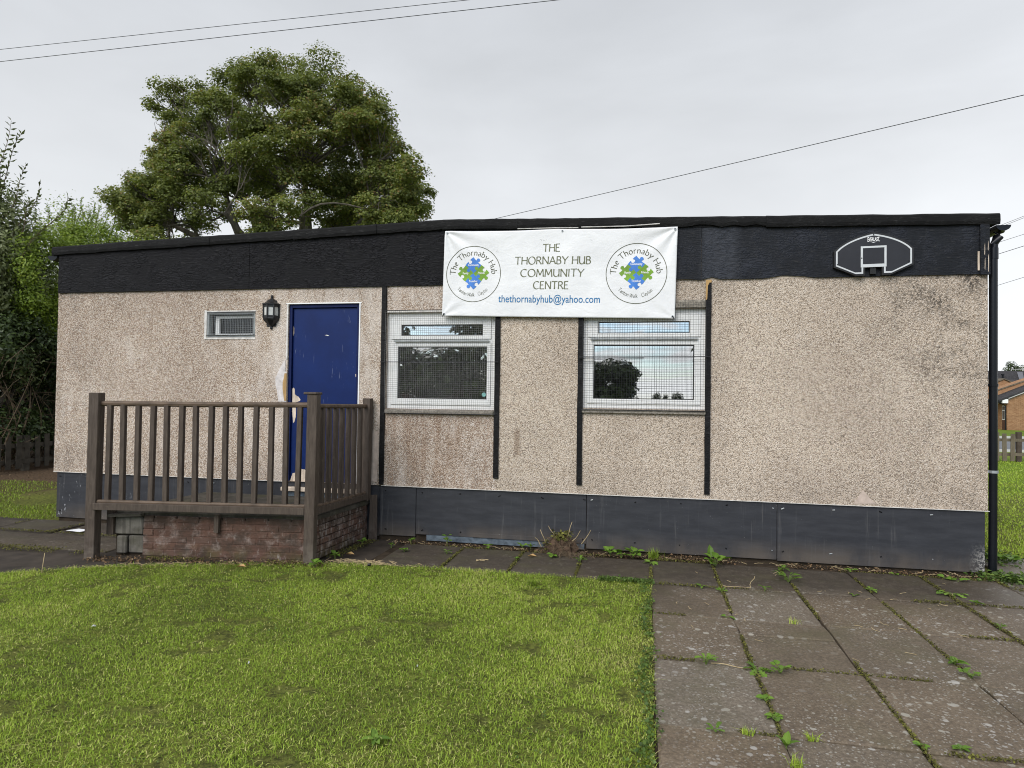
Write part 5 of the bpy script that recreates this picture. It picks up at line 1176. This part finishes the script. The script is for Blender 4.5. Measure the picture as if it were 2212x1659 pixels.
for k, (x, r_, lab) in enumerate(((8.3,.75,'leftmost'),(10.0,.6,'middle'),(11.9,.8,'rightmost'))):
    far_tree('tree', f'{lab} of three tiny distant trees mirrored low in the sky reflecting window', (x*1.0,-90,-.03), [(0,0,1.5,r_*1.1,r_*1.35)], 500, .25, M['dark_leaf'], .3, 'three distant trees mirrored in the window', .08)

# ================================================================ overhead cables
def cable(label, p, q, r_, sag, ext=(0,0)):
    p, q = np.array(p, float), np.array(q, float); dv = q-p; p = p-dv*ext[0]; q = q+dv*ext[1]; n = 24
    pts = [p+(q-p)*k/n-np.array((0,0,sag*4*(k/n)*(1-k/n))) for k in range(n+1)]
    mb = MB(); mb.tube(pts, r_, 5); tag(obj('overhead_cable', mb, M['pvc_black'], fix=False), label, 'cable', 'overhead cables')
cable('upper of the two parallel cables crossing the sky above the sycamore', (-12.75,10,11.99), (2.68,10,11.95), .0075, .0, (.4,.8))
cable('lower of the two parallel cables crossing the sky above the sycamore', (-12.74,10,11.61), (4.81,10,11.70), .0085, .0, (.4,.8))
cable('single cable rising from behind the roof, right of the banner', (2.32,14,7.30), (14.07,8,7.61), .008, .02, (.1,.5))
for dz, lab in ((.27,'upper cable of the close pair by the roof corner'),(.21,'lower cable of the close pair by the roof corner'),(-.32,'thin cable just below the gutter level, right of the downpipe'),(-.74,'thicker cable below the thin one, right of the downpipe'),(-1.86,'lowest cable, thin, above the far rooftops')):
    cable(lab, (19.27,20,7.66+dz), (20.03,20,7.66+dz+(.31 if dz > 0 else .25)), .007 if dz != -.74 else .010, 0, (2.5,8))

# ================================================================ grass
def blades(pts, h, w, tint, lean=.55):
    n = len(pts); a = rng.uniform(0, 2*math.pi, n); l_ = rng.normal(size=n)*lean; d1 = np.stack([np.cos(a), np.sin(a), np.zeros(n)], 1); s_ = np.stack([-np.sin(a), np.cos(a), np.zeros(n)], 1)
    h = h[:,None]; w = w[:,None]; bend = np.abs(l_)[:,None]+.15; up_ = np.array((0,0,1.0))
    midp = pts+up_*h*.55+d1*h*bend*.35; tip = pts+up_*h*np.clip(1-.35*bend, .35, 1)+d1*h*bend*1.1
    v = np.stack([pts-s_*w/2, pts+s_*w/2, midp+s_*w*.38, tip, midp-s_*w*.38], 1).reshape(-1,3); b_ = np.arange(n)[:,None]*5
    f = np.concatenate([b_+np.array([[0,1,2]]), b_+np.array([[0,2,4]]), b_+np.array([[4,2,3]])]); return v, f, np.repeat(tint, 5)
def lawn_tint(x, y):
    a = vnoise(x+30, y+30, 1.1, 3)*.5+vnoise(x+30, y+30, 3.3, 4)*.3+vnoise(x+30, y+30, 9, 5)*.2
    dark = np.clip((vnoise(x+60, y+40, 2.6, 6)-.58)*6, 0, 1)*np.clip((vnoise(x+60, y+40, 11, 7)-.58)*6, 0, 1)
    straw = np.clip((vnoise(x+10, y+70, 1.3, 8)*.7+vnoise(x+10, y+70, 5, 18)*.3-.50)*4, 0, 1)
    return a, dark, straw
N = 470000
gx_ = rng.uniform(-1.5, 6.89, N); gy_ = rng.uniform(-5.6, -.93, N)
keep = (gy_ < np.interp(gx_, lx, ly)+.05*(vnoise(gx_+9, gy_+9, 7, 9)-.3))
keep &= (gx_ > 6.81-1.62*(gy_+6.58)-.55) & (gx_ < 6.873+.03*(vnoise(gx_, gy_+20, 6, 10)-.3)); keep &= (gy_ > -4.55) | (rng.random(N) < .35)
gx_, gy_ = gx_[keep], gy_[keep]; a_, dk, stw = lawn_tint(gx_, gy_); n = len(gx_)
thin = rng.random(n) > dk*.6; gx_, gy_, a_, dk, stw = gx_[thin], gy_[thin], a_[thin], dk[thin], stw[thin]; n = len(gx_)
tint = .04+a_*.95+rng.normal(size=n)*.17+stw*.12-dk*.6; tint = np.where(rng.random(n) < .045+.20*stw, rng.uniform(.82,1,n), tint)
hh = rng.uniform(.006,.025,n)*np.where(rng.random(n) < .03, 1.7, 1)*(1+.45*a_)*(1-.45*dk)*(1-.3*stw)*np.where(gy_ > np.interp(gx_, lx, ly)-.12, 1.25, 1)
v, f, t_ = blades(np.stack([gx_, gy_, np.full(n,-.014)], 1), hh, rng.uniform(.0022,.0042,n), np.clip(tint,0,1), .95)
# clippings and dead blades lying flat, with small clover leaves among the grass
nn = 20000; q_ = rng.integers(0, n, nn); v2, f2, t2 = blades(np.stack([gx_[q_]+rng.normal(size=nn)*.01, gy_[q_]+rng.normal(size=nn)*.01, rng.uniform(.0,.014,nn)], 1), rng.uniform(.006,.012,nn), rng.uniform(.003,.005,nn), np.where(rng.random(nn) < .55, rng.uniform(.8,1,nn), rng.uniform(.0,.2,nn)), 2.6)
f = np.concatenate([f, f2+len(v)]); v = np.concatenate([v, v2]); t_ = np.concatenate([t_, t2])
tag(np_obj('lawn_grass', v, f, M['grass'], None, t_), 'short patchy green lawn grass in front of the landing', 'grass', kind='stuff')
print('lawn blades', n)
nn = 5200; cx_ = rng.uniform(.9,6.8,nn); cy_ = rng.uniform(-4.5,-1.05,nn); ok_ = (vnoise(cx_+5, cy_+3, 1.3, 31)*.6+vnoise(cx_, cy_, 4.5, 32)*.4 > .56) & (cy_ < np.interp(cx_, lx, ly)-.05)
P_ = np.column_stack([cx_, cy_, rng.uniform(.0,.016,nn)])[ok_]; nr = rng.normal(size=(len(P_),3)); nr[:,2] = np.abs(nr[:,2])+1.4; v, f = leaves(P_, nr, rng.uniform(.008,.017,len(P_)), .95, .15)
tag(np_obj('clover', v, f, M['ivy'], None, np.repeat(np.clip(.6+rng.normal(size=len(P_))*.2,0,1),4)), 'small clover leaves scattered in patches through the lawn', 'clover', kind='stuff')
# far lawn right of the hut and the strip of turf left of it
n = 60000; yy = -.2+14.2*rng.random(n)**1.25; xx = 9.95+rng.random(n)*(.55+yy*.62+1.2)+np.clip(yy*.32-.25, 0, None)
ok_ = ~((yy < .8) & (xx < 11.3)); xx, yy = xx[ok_], yy[ok_]; n = len(xx)
a_, dk, stw = lawn_tint(xx, yy*.5); v, f, t_ = blades(np.stack([xx, yy, np.full(n,-.03)], 1), rng.uniform(.02,.04,n), rng.uniform(.004,.008,n)*(1+yy*.12), np.clip(.36+a_*.5+rng.normal(size=n)*.12,0,1), .6)
tag(np_obj('far_grass', v, f, M['grass'], None, t_), 'mown lawn grass stretching to the far picket fence', 'grass', kind='stuff')
n = 26000; xx = rng.uniform(-4.5,-.1,n); yy = rng.uniform(-.75,3.6,n)
ok_ = (vnoise(xx+20, yy+20, 1.6, 12) > .30+.16*(yy-.4)) & ~((xx > -1.0) & (yy < -.02)); ok_ &= yy+xx*.55 < .75+.8*rng.random(n); xx, yy = xx[ok_], yy[ok_]; n = len(xx)
v, f, t_ = blades(np.stack([xx, yy, np.full(n,-.03)], 1), rng.uniform(.025,.055,n), rng.uniform(.004,.008,n), np.clip(.22+rng.normal(size=n)*.16+.4*(rng.random(n) < .12),0,1), .7)
tag(np_obj('verge_grass', v, f, M['grass'], None, t_), 'thin grass patch running up to the bare earth by the hedge', 'grass', kind='stuff')

# ================================================================ moss, ground ivy, litter
def flat_flakes(P, size, mat, name, label, tb, tv, flat=1.6, width=.8, cat='litter'):
    n = len(P); nr = rng.normal(size=(n,3)); nr[:,2] = np.abs(nr[:,2])+flat; v, f = leaves(P, nr, rng.uniform(.6,1.4,n)*size, width, .3)
    return tag(np_obj(name, v, f, mat, None, np.repeat(np.clip(tb+rng.normal(size=n)*tv,0,1),4)), label, cat, kind='stuff')
P = []
def joint_line(p, q, n, w, thr, seed, z=.0):
    p, q = np.array(p), np.array(q); s_ = rng.random(n); pos = p+(q-p)*s_[:,None]; L_ = np.linalg.norm(q-p)
    k = vnoise(s_*L_*1.0+seed*7.3, np.full(n, seed*1.7), 2.6, 20) > thr; dv = (q-p)/L_; nv = np.array((-dv[1], dv[0])); m_ = k.sum()
    dens = vnoise(s_[k]*L_+seed*7.3, np.full(m_, seed*1.7), 5, 21)
    off = rng.normal(size=m_)*w*(.5+dens); P.append(np.column_stack([pos[k]+nv*off[:,None], z+rng.uniform(-.008,.008,m_)*1+.006*(1-np.abs(off)/(w*3))]))
for i, x in enumerate(cols_[1:6]): joint_line((x,-.25), (x,-6.2), 3600, .0062, .30 if i in (0,2) else .42, i)
for j, y in enumerate(rows_[1:7]): joint_line((6.9,y), (10.4,y), 2000, .005, .54, 10+j)
for j, x in enumerate((5.07,5.67,6.25,6.88)): joint_line((x,-.99), (x,-.2), 500, .008, .3, 20+j)
joint_line((4.5,-.19), (9.8,-.25), 2600, .016, .46, 31); joint_line((-.9,-.62), (1.85,-.62), 1500, .012, .3, 33); joint_line((-.15,-1.2), (-.15,-.1), 400, .01, .3, 34); joint_line((.6,-1.2), (.6,-.1), 500, .01, .4, 35); joint_line((-.3,-1.28), (1.85,-1.28), 2600, .045, .2, 36)
joint_line((9.75,-.5), (10.6,-.25), 900, .03, .2, 37); joint_line((2.4,-1.33), (3.8,-1.16), 1500, .03, .35, 38); joint_line((3.98,-.9), (4.06,-.1), 900, .03, .3, 39)
flat_flakes(np.concatenate(P), .011, M['moss'], 'moss', 'yellow green moss filling the joints of the paving slabs', .5, .22, .8, .9, 'moss')
# creeping weeds along the lawn edge
n = 1100; yy = rng.uniform(-3.9,-1.0,n); xx = 6.84+rng.normal(size=n)*.022+.02*np.sin(yy*7); ok_ = vnoise(xx+40, yy+40, 5, 22) > .25; P_ = np.column_stack([xx, yy, rng.uniform(.0,.03,n)])[ok_]
n2 = 700; P2 = np.column_stack([rng.uniform(6.45,6.9,n2), -1.02+rng.normal(size=n2)*.03, rng.uniform(0,.025,n2)])
flat_flakes(np.concatenate([P_, P2]), .017, M['ivy'], 'ground_ivy', 'small round leaved creeping weeds along the lawn edge by the slabs', .45, .2, .9, .85, 'ground cover')
n = 650; P_ = np.column_stack([9.95+rng.normal(size=n)*.16, -.15+rng.normal(size=n)*.10, rng.uniform(-.01,.03,n)]); P2 = np.column_stack([9.9+rng.uniform(-.25,.6,420), -1.03+rng.normal(size=420)*.03, rng.uniform(0,.04,420)]); P3 = np.column_stack([10.1+rng.normal(size=500)*.16, .62+rng.normal(size=500)*.13, rng.uniform(0,.06,500)])
flat_flakes(np.concatenate([P_, P2, P3]), .034, M['ivy'], 'ground_cover', 'low straggly weeds round the downpipe foot and nearby joint', .5, .25, .9, .7, 'ground cover')
# dead leaves, bits of straw and debris along the plinth and landing
n = 1500; s_ = rng.random(n); P_ = np.column_stack([4.3+5.5*s_, -.10-.07*rng.random(n)-.03*rng.normal(size=n)*.5, rng.uniform(-.012,.012,n)]); P_ = P_[vnoise(P_[:,0]*1.0, P_[:,1], 3, 23) > .33]
n = 900; s_ = rng.random(n); q_ = FL+(FR_-FL)*s_[:,None]*1.1; P2 = np.column_stack([q_[:,0], q_[:,1]-.06+rng.normal(size=n)*.05, rng.uniform(-.012,.01,n)])
n = 900; P3 = np.column_stack([rng.uniform(-4.6,-1.6,n), rng.uniform(.6,4.6,n), np.full(n,-.02)])
n = 240; P4 = np.column_stack([7.2+rng.normal(size=n)*.13, -.14+rng.normal(size=n)*.022, rng.uniform(-.01,.035,n)])
flat_flakes(np.concatenate([P_, P2, P3, P4]), .024, M['litter'], 'leaf_litter', 'dry brown leaf litter and crumbs lying along the foot of the walls', .5, .3, .9, .55)
mb = MB()
def straw(x, y, L_, z=.0): a = random.uniform(0, math.pi); dx_, dy_ = math.cos(a)*L_/2, math.sin(a)*L_/2*.6; mb.tube([(x-dx_,y-dy_,z+.002),(x+random.uniform(-.01,.01),y,z+.006),(x+dx_,y+dy_,z+random.uniform(.002,.02))], .0016, 4, False)
for k in range(170): x = random.uniform(1.9,4.4); straw(x, float(np.interp(x, lx, ly))+random.uniform(-.06,.10), random.uniform(.04,.16), -.014)
for k in range(110): straw(random.uniform(4.2,9.7), -.13+random.uniform(-.04,.05), random.uniform(.03,.12))
for k in range(60): straw(4.35+random.gauss(0,.18), -1.0+random.gauss(0,.04), random.uniform(.06,.2), .0)
for k in range(40): straw(random.uniform(6.95,9.6), random.uniform(-2.5,-.4), random.uniform(.02,.07), .003)
tag(obj('dry_straw', mb, M['straw'], fix=False), 'loose dry grass stalks scattered at the lawn edge and plinth', 'dry grass', kind='stuff')

# ================================================================ separate weeds, each a plant of its own
def leaf_shape(kind, L_):
    if kind == 'round': o_ = [(0,0),(.34,.12),(.46,.42),(.34,.76),(0,1)]
    elif kind == 'dock': o_ = [(0,0),(.24,.06),(.28,.35),(.19,.72),(0,1)]
    elif kind == 'lobed': o_ = [(0,0),(.07,.12),(.20,.22),(.10,.34),(.26,.50),(.14,.60),(.26,.76),(.12,.92),(0,1)]
    else: o_ = [(0,0),(.12,.3),(.10,.7),(0,1)]
    n = len(o_); vs = []
    for x, y in o_:
        zz = -.28*y*y; vs += [(-x*L_, y*L_, (zz+.35*x)*L_), (0, y*L_, zz*L_), (x*L_, y*L_, (zz+.35*x)*L_)]
    fs = []
    for i in range(n-1): fs += [(3*i,3*i+1,3*i+4,3*i+3), (3*i+1,3*i+2,3*i+5,3*i+4)]
    me = bpy.data.meshes.new('leaf'); me.from_pydata(vs, [], fs); at = me.attributes.new('tint','FLOAT','POINT')
    base_t = random.uniform(.12,.72); at.data.foreach_set('value', [min(1, max(0, base_t+random.uniform(-.06,.06)+(.12 if j % 3 == 1 else 0))) for j in range(len(vs))])
    me.materials.append(M['weed']); me.update(); return me
LEAFS = {k: [leaf_shape(k, 1.0) for _ in range(4)] for k in ('round','dock','lobed','fine')}
stem_m = plain('weed_stem', (.12,.17,.04), .6, .3, .2)
def weed(label, x, y, kind, n, size, rise=.5, z=0, spread=.35, height=0.0, group='weeds in the paving cracks'):
    t_ = thing('weed', label, 'weed', (x, y, z), random.uniform(0,6), group)
    t_.rotation_euler = (0,0,0); mb = MB()
    for k in range(n):
        a = 2.4*k+random.uniform(-.4,.4); el = rise+random.uniform(-.25,.3); r_ = size*spread*random.uniform(.2,1); hz = height*random.uniform(.3,1)+.008
        px_, py_, pz = x+math.cos(a)*r_, y+math.sin(a)*r_*.7, z+hz
        mb.tube([(x+random.uniform(-.004,.004),y,z-.01),((x+px_)/2,(y+py_)/2,z+hz*.75+.004),(px_,py_,pz)], [.0022,.0018,.0014], 4, False)
        s_ = size*random.uniform(.6,1.1); inst('leaf', random.choice(LEAFS[kind]), t_, (px_,py_,pz), (el,random.uniform(-.35,.35),a-math.pi/2), (s_,s_,s_))
    obj('stem', mb, stem_m, t_, fix=False); return t_
def tuft(label, x, y, n, h, z=0, w=.004, name='grass_tuft', tb=.5, group='grass tufts by the paving'):
    p_ = np.column_stack([x+rng.normal(size=n)*h*.22, y+rng.normal(size=n)*h*.15, np.full(n, z-.005)]); v, f, tt = blades(p_, rng.uniform(.5,1.1,n)*h, np.full(n, w), np.clip(tb+rng.normal(size=n)*.15,0,1), .6)
    return tag(np_obj(name, v, f, M['grass'], None, tt), label, 'grass tuft', group)
weed('large weed with tall upright leaf against the plinth, between the second and third panel joints', 7.45, -.33, 'round', 9, .085, .55, height=.07, spread=.7)
LB = [('tall single round leaf weed against the plinth, just right of the twiggy stump',None)]
big = LEAFS['dock'][1]; w_ = thing('weed', 'single upright dock leaf standing beside the large weed at the plinth', 'weed', (7.42,-.25,0), group='weeds in the paving cracks')
inst('leaf', big, w_, (7.42,-.25,.06), (1.25,.1,.2), (.12,.12,.12)); mb = MB(); mb.tube([(7.42,-.25,-.01),(7.42,-.25,.07)], .003, 5); obj('stem', mb, stem_m, w_)
weed('leafy weed nearest the brick stump of twigs, on its right along the plinth', 6.50, -.16, 'round', 9, .075, .45, height=.05, spread=.7)
weed('low leafy weed in the row between stump and grass tuft', 6.61, -.19, 'round', 7, .06, .35, height=.035, spread=.7)
weed('broad leafy weed touching the grass tuft on its left', 6.72, -.17, 'round', 9, .08, .45, height=.05, spread=.7)
tuft('dark green grass tuft at the plinth right of the leafy weed row', 6.92, -.17, 130, .12, tb=.3)
weed('flat leaved weed on the slab joint below the grass tuft', 6.88, -.36, 'dock', 7, .075, .15)
weed('weed with curled leaves on the joint below the twiggy stump', 6.25, -.50, 'lobed', 9, .055, .35, height=.03)
weed('small weed under the left side of the twiggy stump', 5.97, -.38, 'round', 5, .05, .4, height=.02)
weed('two leaved weed left of the twiggy stump, nearer of two', 5.64, -.10, 'round', 5, .055, .5, height=.03)
weed('bushy weed touching the left of the twiggy stump', 5.72, -.09, 'lobed', 7, .05, .6, height=.035)
weed('clover like weed at the plinth below the blue strip middle', 5.30, -.16, 'round', 7, .05, .4, height=.025)
weed('weed with one tall round leaf against the plinth panel', 4.86, -.10, 'round', 6, .055, .5, height=.09)
weed('three leaf weed standing at the plinth nearest the landing plank', 4.50, -.17, 'round', 4, .06, .6, height=.05)
weed('sprawling weed on the dark path slab before the plank', 4.56, -.52, 'round', 8, .045, .3, height=.02)
weed('thin weed on the dark path slab before the second plinth joint', 4.98, -.50, 'lobed', 6, .05, .3, height=.02)
weed('tiny weed on the joint midway along the dark path', 5.67, -.58, 'round', 4, .04, .5, height=.015)
weed('green weed at the foot of the brown plank', 4.04, -.32, 'round', 7, .05, .5, height=.035)
weed('weed beside the front corner post of the railing', 4.03, -.90, 'round', 6, .05, .5, height=.03)
weed('small weed by the side brick wall of the landing', 4.36, -.35, 'round', 4, .04, .5, height=.02)
weed('low weed at the foot of the front corner post, lawn side', 3.99, -1.22, 'round', 7, .055, .5, height=.03)
weed('weed at the plinth beside the third panel joint', 8.03, -.33, 'lobed', 8, .06, .3, height=.02)
weed('feathery dark weed lying on the slab below the third panel joint', 8.00, -.70, 'fine', 24, .075, .4, height=.05, spread=.9)
weed('yarrow like weed at the back of the pale slab joint', 8.60, -.26, 'lobed', 9, .055, .35, height=.02)
weed('bright weed on the crossing behind the long mossy joint', 8.58, -.86, 'lobed', 7, .055, .4, height=.02)
weed('round leaf lying at the plinth right of the pale slab', 8.96, -.24, 'round', 3, .05, .3)
weed('leaf pair under the plinth nearest the right corner', 9.36, -.26, 'round', 3, .06, .2)
weed('dock leaf bent over the slab near the downpipe', 9.42, -.33, 'dock', 2, .09, .1)
weed('wilted fern like weed lying across the back slab near the corner', 9.20, -.77, 'lobed', 11, .075, .12, spread=1.0)
weed('bright round weed on the cross joint toward the right edge', 9.27, -1.0, 'round', 5, .05, .3)
weed('short dark weed in the rightmost long joint', 9.15, -1.59, 'fine', 12, .04, .5, height=.02)
weed('broad leaved weed with yellow moss on the long joint at right', 8.57, -2.33, 'dock', 8, .065, .3, height=.02)
weed('dense small leaved weed just nearer on the same right joint', 8.58, -2.50, 'round', 16, .032, .4, height=.025, spread=1.6)
weed('curly parsley like weed alone on the slab beside the lawn', 7.17, -2.64, 'lobed', 12, .05, .5, height=.03, spread=.6)
weed('dandelion with long toothed leaves on the middle slab crossing', 7.44, -2.68, 'lobed', 8, .085, .15, spread=.3)
weed('pale leaved weed behind the dandelion crossing, on its right', 7.56, -2.68, 'round', 9, .045, .45, height=.03, spread=1.0)
weed('small weed on the joint just nearer than the dandelion', 7.42, -3.05, 'round', 5, .04, .4)
weed('tiny rosette on the joint between dandelion and plantain', 7.43, -3.24, 'round', 6, .04, .3)
weed('broad plantain with upright leaves in the nearest slab joint', 7.43, -3.50, 'dock', 5, .066, .8, spread=.15)
tuft('thin grass sprouting in the joint nearer than the plantain', 7.44, -3.66, 50, .06, tb=.6)
weed('little clover on the nearest crossing at right', 8.01, -3.38, 'round', 5, .035, .3)
weed('small round leaved weed on the nearest cross joint, further right', 8.17, -3.36, 'round', 6, .035, .3)
weed('grassy little weed on the nearest cross joint beside the lawn', 7.14, -3.43, 'lobed', 6, .045, .4)
tuft('fine grass tuft on the nearest cross joint, left of the plantain', 7.28, -3.43, 36, .05, tb=.6)
tuft('fine grass tuft on the nearest cross joint, right of the plantain', 7.55, -3.41, 36, .045, tb=.6)
tuft('pale grass wisp in the second cross joint left part', 7.82, -1.80, 30, .06, tb=.75)
weed('small weed on the lawn side column behind the dandelion', 7.42, -1.15, 'lobed', 7, .045, .4)
weed('small weed lying on the first cross joint, nearer the lawn', 7.28, -1.05, 'dock', 3, .05, .2)
weed('green weed on the first cross joint below the feathery one', 7.76, -1.03, 'lobed', 7, .05, .4, height=.02)
weed('single leaf weed on the first cross joint before the pale slab', 8.42, -1.01, 'round', 3, .05, .25)
weed('lone round leaf beside the joint near the second cross row', 7.38, -1.78, 'round', 2, .05, .2)
weed('pale green plant by the far slab behind the downpipe', 10.18, .50, 'round', 12, .085, .5, height=.06, spread=.9, group='weeds in the paving cracks')
weed('long leaf weed at the right edge beyond the downpipe', 9.98, -.38, 'dock', 4, .11, .2)
weed('dark rosette weed in the lawn near the bottom edge', 5.68, -3.85, 'dock', 7, .055, .35)
tuft('taller dark grass clump in the lawn near the slab path', 5.95, -1.32, 200, .07, -.01, tb=.25)

# twiggy stump against the plinth
st = thing('tree_stump', 'dead twiggy stump with dry roots and a few green sprigs against the plinth', 'stump', (6.03,-.2,0))
mb = MB(); prof = [(.15,-.01),(.135,.05),(.10,.11),(.065,.16),(.03,.175),(0,.18)]; rr = random.Random(3); nn = 14; base = len(mb.v)
for r_, z in prof:
    for k in range(nn): a = 2*math.pi*k/nn; q_ = r_*(1+.22*math.sin(a*5+z*20)+rr.uniform(-.12,.12)); mb.v.append((6.03+q_*math.cos(a)*1.05, -.17+q_*math.sin(a)*.75, z+rr.uniform(-.008,.008)))
for i in range(len(prof)-1):
    for k in range(nn): mb.f.append((i*nn+k, i*nn+(k+1)%nn, (i+1)*nn+(k+1)%nn, (i+1)*nn+k)); mb.mi.append(0)
obj('stump', mb, plain('dead_wood', (.075,.05,.034), .95, .1, .6, 26, 1), st)
mb = MB()
for k in range(70):
    a = random.uniform(0, 2*math.pi); p_ = (6.03+.10*math.cos(a), -.18+.07*math.sin(a), random.uniform(.02,.16)); e = (6.03+random.uniform(.12,.24)*math.cos(a), -.20+random.uniform(.08,.17)*math.sin(a), random.uniform(-.0,.10)); mb.tube(curve(p_, e, 4, .35), np.linspace(.0026,.001,5), 4, False)
obj('twigs', mb, M['twig'], st, fix=False); mb = MB()
for (dx_, dz0, ex, ez) in ((.06,.15,.11,.31),(-.06,.16,-.12,.26),(-.15,.08,-.20,.22),(.11,.12,.19,.23),(.20,.10,.29,.24),(-.19,.05,-.25,.14)): mb.tube(curve((6.03+dx_,-.18,dz0), (6.03+ex,-.20,ez), 4, .06), np.linspace(.0045,.0026,5), 5)
obj('twigs', mb, M['straw'], st, fix=False)
mb = MB()
for k in range(150): a = random.uniform(0, 2*math.pi); x, y = 6.06+random.gauss(0,.11), -.25+random.gauss(0,.06); mb.tube([(x,y,.002),(x+.05*math.cos(a),y+.03*math.sin(a),random.uniform(.01,.05)),(x+.1*math.cos(a),y+.06*math.sin(a),.004)], .0018, 4, False)
obj('dry_root', mb, M['twig'], st, fix=False)['kind'] = 'stuff'
cloud((6.04,-.19,.17), (.11,.07,.045), 170, .034, M['moss'], st, 'sprig', .6, .2, .7); cloud((5.90,-.2,.08), (.04,.04,.05), 40, .03, M['moss'], st, 'sprig', .5, .2, .7)

# small things lying about
mb = MB(); mb.add([(.72,-.52,.002),(.93,-.56,.004),(.97,-.47,.010),(.78,-.42,.004)], [(0,1,2,3)]); mb.add([(.93,-.56,.0045),(.985,-.50,.016),(.97,-.47,.0105)], [(0,1,2)]); pp = obj('paper_sheet', mb, M['paper'], fix=False); tag(pp, 'folded white sheet of paper lying on the dark slabs by the hut corner', 'paper')
so = pp.modifiers.new('thick', 'SOLIDIFY'); so.thickness = .0015
for x, y, s_, lab in ((3.40,-2.96,.020,'crumpled white scrap lying in the lawn below the landing'),(4.68,-3.25,.009,'tiny grey white scrap in the middle of the lawn'),(5.60,-3.08,.008,'thin white sliver in the lawn nearer the slabs')):
    mb = MB(); c_ = [(x+s_*math.cos(k*1.05)*random.uniform(.4,1.1), y+s_*.7*math.sin(k*1.05)*random.uniform(.4,1.1), .008+random.uniform(0,.012)) for k in range(6)]; mb.add(c_+[(x,y,.022)], [(k,(k+1)%6,6) for k in range(6)]); tag(obj('paper_scrap', mb, M['scrap'], fix=False), lab, 'litter', 'scraps on the lawn')
for x, y, lab in ((3.42,-1.43,'curled orange brown leaf on the grass before the brick wall'),(4.12,-.78,'orange leaf on the soil beside the landing wall'),(5.79,-.42,'small orange leaf on the dark path slab')):
    mb = MB(); s_ = .045; mb.add([(x-s_,y,.01),(x-.2*s_,y-.6*s_,.028),(x+s_,y+.1*s_,.012),(x+.1*s_,y+.6*s_,.030),(x,y,.008)], [(0,1,4),(1,2,4),(2,3,4),(3,0,4)]); tag(obj('fallen_leaf', mb, M['tan_wood'], fix=False), lab, 'leaf', 'fallen leaves')
mb = MB(); mb.tube([(4.45,-1.12,.016),(4.475,-1.12,.02)], .012, 8); tag(obj('bottle_cap', mb, M['pvc_black']), 'small black cap in the grass edge near the landing corner', 'bottle cap')
mb = MB(); mb.tube([(5.32,-.70,.004),(5.36,-.66,.012),(5.42,-.64,.005)], .004, 5); mb.tube([(5.31,-.66,.004),(5.40,-.69,.008)], .003, 5); tag(obj('twig', mb, M['straw'], fix=False), 'short forked twig lying on the dark path slab', 'twig')
mb = MB(); mb.tube(curve((7.20,-2.635,.004), (7.42,-2.66,.004), 6, .02), .0024, 5); tag(obj('twig', mb, M['straw'], fix=False), 'thin straight stalk between the parsley weed and the dandelion', 'twig')
mb = MB(); mb.tube(curve((7.66,-.98,.004), (7.72,-.80,.05), 5, .05), .0026, 5); mb.tube(curve((7.66,-.98,.004), (7.45,-1.04,.01), 5, .05), .002, 5); tag(obj('twig', mb, M['straw'], fix=False), 'bent dry stalk lying on the first slab row below the plinth', 'twig')
mb = MB(); mb.tube(curve((1.93,-1.95,-.02), (1.86,-1.86,.13), 5, .04), .003, 5); tag(obj('twig', mb, M['straw'], fix=False), 'single pale stalk standing at the lawn edge, left of the railing', 'twig')
